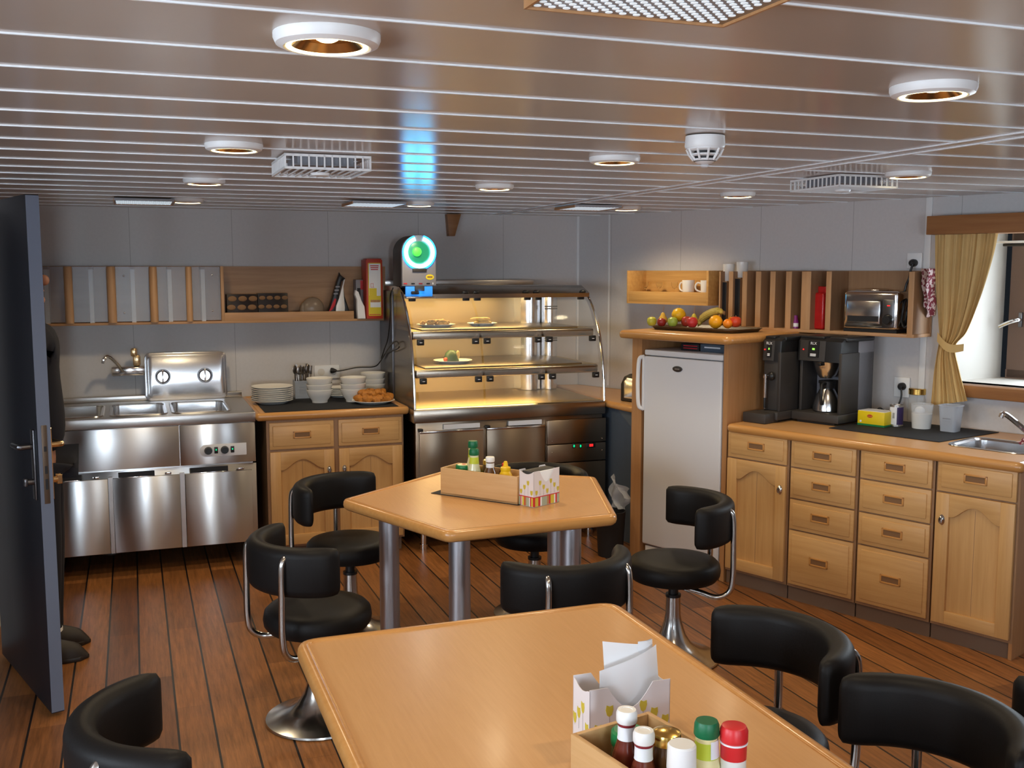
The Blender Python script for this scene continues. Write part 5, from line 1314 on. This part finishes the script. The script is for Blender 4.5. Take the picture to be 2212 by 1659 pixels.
# oven cloth hanging on the shelf end
q1 = onN(1998, 580, 5.28)
t = thR('oven_cloth', 'red and white speckled oven cloth hanging on the shelf end', 'cloth', -2.607, 5.19, 1.714)
def cl(u, v):
    wv = 1-.35*v
    return Vector((.008+.012*math.sin(2.5*PI*u)*v+.004*math.sin(11*v), .005+(.165*wv)*u+.06*v, .012-.245*v*(1-.3*abs(u-.6))-.03*u*v))
def cl2(u, v): return Vector((.004-.03*(1-v)*1.0 if v < .02 else .006, .02+.1*u, .014))
MB().m('checked').grid(cl, 12, 18).build('cloth', t)
# ------------------------------------------------------------------ coffee machine and dispenser
def machine(label, s, n, W_, D_, full):
    t = thR('coffee_machine', label, 'coffee machine', s, n, GT+.0005, 'grey coffee machines on the worktop')
    Hm = .475 if full else .472
    MB().m('dgrey').box(-.01, W_+.01, -.035, D_, .012, .058, b=.006).m('black').box(.02, W_-.02, -.02, D_-.02, 0, .012).build('base', t)
    MB().m('mgrey' if full else 'dgrey').box(0, W_, D_*.52, D_, .058, Hm-.03, b=.006).m('dgrey').box(W_-.02, W_, .0, D_, .058, Hm-.09, b=.004).box(0, .018, .02, D_, .058, Hm-.09, b=.004).build('body', t)
    MB().m('black').prism([(0, Hm-.14), (D_*.7, Hm-.14), (D_*.7, Hm-.012), (.03, Hm-.012), (.006, Hm-.03)], -.004, W_*.98, 'yz', b=.008).box(0, W_*.55, .02, D_*.8, Hm-.02, Hm-.004, b=.006).box(W_*.62, W_+.005, .04, D_, Hm-.03, Hm-.004, b=.008).build('head', t)
    fc_ = MB().m('dgrey').prism([(-.004, Hm-.138), (.002, Hm-.138), (.010, Hm-.028), (.004, Hm-.028)], W_*.04, W_*.62, 'yz', b=.001); fo = fc_.build('face', t)
    MB().m('black').prism([(-.007, Hm-.118), (-.002, Hm-.118), (.003, Hm-.03), (-.001, Hm-.03)], W_*.24, W_*.48, 'yz').build('badge_plate', fo)
    mx = Matrix.Translation((W_*.36, -.0035, Hm-.043)) @ Matrix.Rotation(R(86), 4, 'X')
    k = MB().m('labelw').text('RLX', .021, mx)
    for i in range(2): k.prism([(W_*.29, Hm-.112+.008*i), (W_*.42, Hm-.112+.008*i), (W_*.43, Hm-.106+.008*i), (W_*.30, Hm-.106+.008*i)], -.0085, -.006, 'xz')
    k.build('lettering', fo, angle=20)
    MB().m('ledy').box(W_*.34, W_*.39, -.0075, -.004, Hm-.078, Hm-.068).build('green_light', fo)
    MB().m('ledr').sph((W_*.13, -.004, Hm-.078), .004, 8).build('red_light', fo)
    return t, Hm
CW0 = onZ(1726, 902, GT); cs = -Vector((CW0.x, CW0.y, 0)).dot(WD)
t, Hm = machine('grey filter coffee machine with steel jug on the worktop', -3.145, 4.93, .268, .33, True)
MB().m('mirror').lathe([(0, -.0), (.036, 0), (.052, .02), (.066, .06), (.072, .085), (.075, .09), (.0, .09)], (.135, .075, Hm-.232), seg=32).build('filter_basket', t)
MB().m('black').box(.14, .16, -.03, .02, Hm-.16, Hm-.145, b=.004).build('basket_handle', t)
jg = thR('coffee_jug', 'steel coffee jug with black handle on the filter coffee machine', 'jug', -3.145+.135, 5.015, GT+.059)
MB().m('mirror').lathe([(0, 0), (.068, 0), (.075, .006), (.074, .03), (.062, .075), (.042, .118), (.034, .128), (0, .128)], seg=36).build('body', jg)
MB().m('black').lathe([(.035, .126), (.040, .13), (.043, .165), (.036, .17), (0, .17)], seg=28).box(-.05, -.03, -.012, .012, .15, .168, b=.004).build('collar', jg)
MB().m('black').tube([(.012, -.042, .155), (.014, -.075, .15), (.016, -.088, .11), (.016, -.084, .06), (.016, -.078, .045)], .0085, smooth=5, seg=10).build('handle', jg)
t, Hm = machine('grey dispenser machine with small steam tap beside the fridge housing', -3.285, 4.80, .118, .44, False)
MB().m('dgrey').box(.003, .115, .006, .2, .058, Hm-.12, b=.01).build('front_cover', t)
MB().m('chrome').cyl((.035, -.02, .13), (.035, -.02, .26), .009).cyl((.035, .01, .245), (.035, -.025, .245), .012).m('chrome').cyl((.035, -.02, .07), (.035, -.02, .1), .006).build('steam_tap', t)
MB().m('black').sph((.066, -.012, .25), .022, 14, (1, .7, 1.1)).tube([(.035, -.02, .13), (.036, -.022, .1), (.035, -.02, .07)], .006).build('tap_knob', t)
MB().m('dgrey').box(-.035, .112, -.125, .0, .0, .055, b=.006).build('drip_tray', t)
# ------------------------------------------------------------------ small things on the worktop
def spot(px, py, z=ZM):
    p = onZ(px, py, z); v = Vector((p.x, p.y, 0)); return -v.dot(WD), v.dot(ND)
s_, n_ = spot(1852, 917); s2_, n2_ = spot(1912, 925)
tb_ = thR('tea_box', 'yellow tea box with red oval emblem on the black mat', 'box', s_, n_, ZM)
lw_ = s2_-s_-.012
M['teay'] = mat('tea box yellow', (.80, .60, .01), .45)
MB().m('teay').box(0, lw_, 0, .11, 0, .078, b=.0015).m('white').box(.002, lw_-.002, .003, .108, .0775, .0795).m('green').box(-.0004, lw_+.0004, -.0006, .1, .0005, .010).build('carton', tb_)
k = MB().m('redl').prism([(lw_*.46+.016*math.cos(2*PI*i/20), .053+.0085*math.sin(2*PI*i/20)) for i in range(20)], -.0010, 0, 'xz').m('cracky').text('Lipton', .0105, Matrix.Translation((lw_*.46, -.0012, .053)) @ Matrix.Rotation(R(90), 4, 'X'), .0003)
k.m('labelw').prism([(lw_*.12+.006*math.cos(2*PI*i/12), .022+.006*math.sin(2*PI*i/12)) for i in range(12)], -.001, 0, 'xz').build('emblem', tb_, angle=20)
s_, n_ = spot(1930, 922)
tn = thR('tin', 'white and violet tin can standing beside the yellow tea box', 'tin', s_-.004, n_+.035, ZM)
M['violetl'] = mat('dark violet label', (.035, .02, .09), .4)
MB().m('steel2').lathe([(0, 0), (.034, 0), (.0355, .002), (.0355, .006), (.034, .008), (.034, .108), (.0355, .11), (.0355, .115), (.033, .115), (.032, .111), (0, .111)], seg=32).build('can', tn)
MB().m('labelw').lathe([(.0346, .012), (.0346, .104)], seg=24, arc=R(200), mx=Matrix.Rotation(R(-235), 4, 'Z')).m('violetl').lathe([(.0346, .012), (.0346, .104)], seg=24, arc=R(160), mx=Matrix.Rotation(R(-35-40), 4, 'Z')).m('black')
k = MB().m('labelw').lathe([(.0346, .012), (.0346, .104)], seg=24, arc=R(190), mx=Matrix.Rotation(R(-230), 4, 'Z')).m('violetl').lathe([(.0347, .012), (.0347, .104)], seg=24, arc=R(170), mx=Matrix.Rotation(R(-60), 4, 'Z'))
for i in range(6): k.m('mgrey').lathe([(.0350, .08-.009*i), (.0350, .083-.009*i)], seg=6, arc=R(34), mx=Matrix.Rotation(R(-150), 4, 'Z'))
for i in range(4): k.m('black').lathe([(.0351, .045), (.0351, .075)], seg=3, arc=R(2.4), mx=Matrix.Rotation(R(-96+5*i), 4, 'Z'))
k.build('label', tn)
s_, n_ = spot(1962, 915)
js = thR('storage_jar', 'glass jar with gold screw lid behind the white container', 'jar', s_-.015, n_+.12, ZM)
MB().m('clearp').lathe([(0, 0), (.046, 0), (.05, .006), (.05, .12), (.044, .135), (.042, .15), (0, .15)], seg=32).build('jar', js)
MB().m('gold').lathe([(.044, .148), (.047, .15), (.047, .178), (.044, .182), (0, .182)], seg=32).build('lid', js)
s_, n_ = spot(1987, 928)
wc = thR('plastic_tub', 'clear round tub of white sugar with a white scoop', 'tub', s_-.02, n_+.055, ZM)
MB().m('clearp').lathe([(.047, 0), (.056, .125), (.058, .125), (.058, .128), (.054, .128), (.046, .003)], seg=36).build('tub', wc)
MB().m('china').lathe([(0, 0), (.0465, .001), (.0515, .078), (.04, .086), (.0, .084)], seg=36).build('sugar', wc)
MB().m('paper').sph((-.008, -.008, .092), .026, 16, (1, 1, .9)).build('scoop', wc)
s_, n_ = spot(2048, 933)
cq = thR('plastic_container', 'empty clear square container near the sink', 'container', s_-.045, n_, ZM)
cq.scale = (.84, .84, 1)
k = MB().m('clearp2'); hC = .135
def quad(z, e): return [(-e+.0, -e+.0), (.09+e, -e), (.09+e, .09+e), (-e, .09+e)]
pr_ = rrect(0, .09, 0, .09, .014, 3)
P = [Vector((x, y, 0)) for x, y in pr_]; path = []
for i in range(len(P)):
    t_ = (P[(i+1) % len(P)]-P[i-1]).normalized(); path.append((P[i], Vector((t_.y, -t_.x, 0)), Vector((0, 0, 1))))
k.sweep([(0, 0), (.013, hC), (.020, hC), (.020, hC-.004), (.0145, hC-.005), (.002, .0)], path, closed=True).prism(pr_, 0, .003).build('body', cq)
k = MB().m('mgrey')
for i in range(4): k.box(.02, .07, -.0045-.0014*i, -.003-.0014*i, .03+.012*i, .034+.012*i)
k.build('embossing', cq)
so3 = onN(1950, 838, NW)
t = thR('wall_socket', 'white double wall socket behind the storage jar', 'socket', so3.x, NW, so3.z)
MB().m('white').box(-.045, .045, -.014, 0, -.05, .06, b=.004).build('plate', t)
q0 = onN(1947, 835, NW-.03)
t = thR('power_cable', 'black plug and lead of the coffee machine in the lower socket', 'cable', q0.x, NW-.03, q0.z)
MB().m('black').lathe([(0, -.016), (.021, -.016), (.021, .004), (.012, .018), (0, .02)], seg=20, mx=Matrix.Rotation(R(90), 4, 'X')).build('plug', t)
cp_ = [onN(px, py, n) for px, py, n in ((1947, 840, NW-.05), (1947, 856, NW-.05), (1942, 872, NW-.06), (1935, 885, NW-.1), (1910, 893, NW-.06), (1890, 890, NW-.12), (1900, 882, NW-.15), (1908, 885, NW-.12))]
MB().m('black').tube([Vector((v.x-q0.x, v.y-(NW-.03), max(v.z, GT+.012)-q0.z)) for v in cp_], .005, seg=8, smooth=6).build('cord', t)
# ------------------------------------------------------------------ pelmet and curtain
o = MB().m('pelm').box(0, 1.45, -.15, 0, -.048, .048, b=.003).build('pelmet', loc=RW(onN(2001, 487, NW-.15).x, NW, onN(2001, 487, NW-.15).z), rotz=PHI); tag(o, 'teak coloured pelmet board above the window', 'pelmet')
ncur = NW-.085
Lp = [(2020, 500), (2019, 600), (2024, 690), (2026, 735), (2022, 765), (2016, 800), (2010, 876)]
Rp = [(2158, 500), (2147, 555), (2122, 640), (2092, 715), (2066, 748), (2074, 800), (2092, 866)]
Lq = catmull([onN(x, y, ncur) for x, y in Lp], 8); Rq = catmull([onN(x, y, ncur) for x, y in Rp], 8)
cu0 = onN(2020, 500, ncur)
cu = thR('curtain', 'ochre curtain tied back at the side of the window', 'curtain', cu0.x, ncur, cu0.z)
nL = len(Lq)-1
def cf(u, v):
    i = min(nL-1, int(v*nL)); f = v*nL-i
    l = Lq[i].lerp(Lq[i+1], f); r = Rq[i].lerp(Rq[i+1], f)
    p = l.lerp(r, u); wd = (r-l).length
    amp = .006+.028*min(.2, wd)*(1 if v < .6 else .8)
    ph = u*15.5*PI+.9*math.sin(3*v+2*u)+.5*math.sin(9*u)
    return Vector((p.x-cu0.x+.003*math.sin(ph*.5), amp*math.sin(ph)+.004*math.sin(2.3*ph), p.z-cu0.z))
MB().m('curtain').grid(cf, 120, 56).build('cloth', cu, angle=80)
ta, tb2 = onN(2022, 722, ncur-.035), onN(2079, 748, ncur-.035)
def tf(u, v):
    p = ta.lerp(tb2, u); sag = -.028*math.sin(PI*u)
    return Vector((p.x-cu0.x, -.02-.025*math.sin(PI*u), p.z-cu0.z+sag+.012-.05*v*(1-.25*u)))
MB().m('curtain').grid(tf, 20, 6).build('tieback', cu, angle=80)
# ================================================================== person behind the door
pz = onZ(188, 1400, 0)
PX, PY = -.405, 4.90
pe = thing('person', 'person in dark work clothes standing behind the open door, facing the hot table', 'person', (PX, PY, 0))
def skin_obj(name, pts, edges, mat_, parent, lv=2):
    me = bpy.data.meshes.new(name); me.from_pydata([p[:3] for p in pts], edges, [])
    o = bpy.data.objects.new(name, me); COL.objects.link(o); o.parent = parent
    sm = o.modifiers.new('skin', 'SKIN'); sm.use_smooth_shade = True
    for i, p in enumerate(pts):
        me.skin_vertices[0].data[i].radius = (p[4], p[3]) if len(p) > 4 else (p[3], p[3]); me.skin_vertices[0].data[i].use_root = (i == 0)
    ss = o.modifiers.new('smooth', 'SUBSURF'); ss.levels = lv; ss.render_levels = lv
    me.materials.append(M[mat_])
    dg = bpy.context.evaluated_depsgraph_get(); me2 = bpy.data.meshes.new_from_object(o.evaluated_get(dg)); me2.name = name
    o.modifiers.clear(); o.data = me2
    for p in me2.polygons: p.use_smooth = True
    return o
# +x is forward.  (x, y, z, rx, ry)
body = [(-.01, 0, .95, .065), (-.01, 0, 1.12, .07), (-.02, 0, 1.30, .075), (-.02, 0, 1.44, .06), (-.02, 0, 1.51, .052), (-.03, 0, 1.58, .05), (-.03, 0, 1.66, .075), (-.035, 0, 1.74, .084), (-.045, 0, 1.79, .066),
        (0, .19, 1.43, .05), (-.0, .235, 1.16, .040), (-.03, .24, .98, .03), (-.02, .24, .90, .026),
        (0, -.19, 1.43, .05), (.0, -.235, 1.16, .040), (-.03, -.24, .98, .03), (-.02, -.24, .90, .026),
        (0, .09, .88, .06), (.01, .10, .50, .05), (-.02, .10, .10, .04), (.0, .10, .05, .036),
        (0, -.09, .88, .06), (.01, -.10, .50, .05), (-.02, -.10, .10, .04), (.0, -.10, .05, .036)]
be = [(0, 1), (1, 2), (2, 3), (3, 4), (4, 5), (5, 6), (6, 7), (7, 8), (3, 9), (9, 10), (10, 11), (11, 12), (3, 13), (13, 14), (14, 15), (15, 16), (0, 17), (17, 18), (18, 19), (19, 20), (0, 21), (21, 22), (22, 23), (23, 24)]
skin_obj('body', body, be, 'skin', pe)
# facial features joined into one head piece
MB().m('skin').sph((.050, 0, 1.675), .02, 12, (1.1, .75, 1.2)).build('nose', pe)
MB().m('skin').sph((.037, 0, 1.63), .02, 12, (.6, 1.3, .35)).build('mouth', pe)
MB().m('skin').sph((.030, 0, 1.59), .024, 12, (.9, 1.1, .8)).build('chin', pe)
for y in (-.03, .03): MB().m('china').sph((.033, y, 1.70), .012, 10).m('black').sph((.0405, y, 1.70), .006, 8).build('eye', pe)
for y in (-.075, .075): MB().m('skin').sph((-.055, y, 1.675), .024, 12, (.8, .3, 1.3)).build('ear', pe)
hr = MB().m('hair').sph((-.063, 0, 1.745), .098, 20, (1.05, .86, .85)); hr.build('hair', pe)
for sg in (-1, 1):
    y0 = sg*.24
    hand = [(-.02, y0, .91, .026, .02), (-.015, y0, .865, .036, .014), (-.008, y0, .825, .038, .012)]
    ed = [(0, 1), (1, 2)]
    for f, (ox, ln) in enumerate(((.026, .058), (.009, .07), (-.009, .066), (-.026, .05))):
        i = len(hand)
        hand += [(-.008+ox, y0, .815, .0085), (-.004+ox, y0-sg*.006, .815-ln*.5, .008), (-.002+ox, y0-sg*.022, .815-ln, .007)]
        ed += [(2, i), (i, i+1), (i+1, i+2)]
    i = len(hand); hand += [(.022, y0-sg*.012, .865, .010), (.035, y0-sg*.022, .83, .0085), (.036, y0-sg*.026, .805, .0075)]; ed += [(1, i), (i, i+1), (i+1, i+2)]
    skin_obj('hand', hand, ed, 'skin', pe, 2)
jk = [(.0, 0, .90, .108, .16), (.012, 0, 1.08, .112, .16), (-.005, 0, 1.30, .10, .17), (-.01, 0, 1.45, .075, .155), (.003, 0, 1.50, .075, .075),
      (0, .20, 1.43, .066), (.0, .24, 1.16, .052), (-.03, .243, .95, .045),
      (0, -.20, 1.43, .066), (.0, -.24, 1.16, .052), (-.03, -.243, .95, .045)]
skin_obj('jacket', jk, [(0, 1), (1, 2), (2, 3), (3, 4), (3, 5), (5, 6), (6, 7), (3, 8), (8, 9), (9, 10)], 'navy', pe)
tr = [(0, 0, .96, .10, .15), (0, .09, .85, .09), (.012, .10, .50, .07), (-.005, .10, .12, .062), (-.0, .10, .06, .06), (0, -.09, .85, .09), (.012, -.10, .50, .07), (-.005, -.10, .12, .062), (-.0, -.10, .06, .06)]
skin_obj('trousers', tr, [(0, 1), (1, 2), (2, 3), (3, 4), (0, 5), (5, 6), (6, 7), (7, 8)], 'navy', pe)
for sg in (-1, 1):
    k = MB().m('shoe')
    def sf(u, v, sg=sg):
        x = -.095+.255*u; w_ = .048*math.sin(PI*min(.999, .12+.80*u))**.5*(.86+.2*math.sin(PI*u)); h_ = .085*(1-u)**.7+.038 if u > .15 else .085
        h_ *= (1-(max(0, u-.8)/.2)**2*.75)
        a = v*PI
        return Vector((x, sg*.10+w_*math.cos(a), max(.0, .012+h_*math.sin(a))))
    k.grid(sf, 18, 12); k.prism([(x, sg*.10+w_) for x, w_ in ((-.097, -.03), (-.02, -.04), (.07, -.05), (.13, -.04), (.165, 0), (.13, .04), (.07, .05), (-.02, .04), (-.097, .03))], 0, .02, b=.004)
    k.build('shoe', pe)
MB().m('strip').lathe([(.066, 0), (.067, .001), (.067, .016), (.066, .017)], (-.004, -.10, .14), seg=24).build('reflective_band', pe)
# ================================================================== light
wd = bpy.data.worlds.new('world'); SC.world = wd; wd.use_nodes = True
wd.node_tree.nodes['Background'].inputs[0].default_value = (.5, .6, .75, 1); wd.node_tree.nodes['Background'].inputs[1].default_value = .02
SC.view_settings.view_transform = 'Standard'; SC.view_settings.look = 'None'; SC.view_settings.exposure = 0.0; SC.view_settings.gamma = 1
SC.cycles.max_bounces = 8; SC.cycles.diffuse_bounces = 4; SC.cycles.glossy_bounces = 4; SC.cycles.transmission_bounces = 6; SC.cycles.transparent_max_bounces = 12
SC.cycles.sample_clamp_indirect = 4; SC.cycles.caustics_reflective = False; SC.cycles.caustics_refractive = False
SC.cycles.use_denoising = True
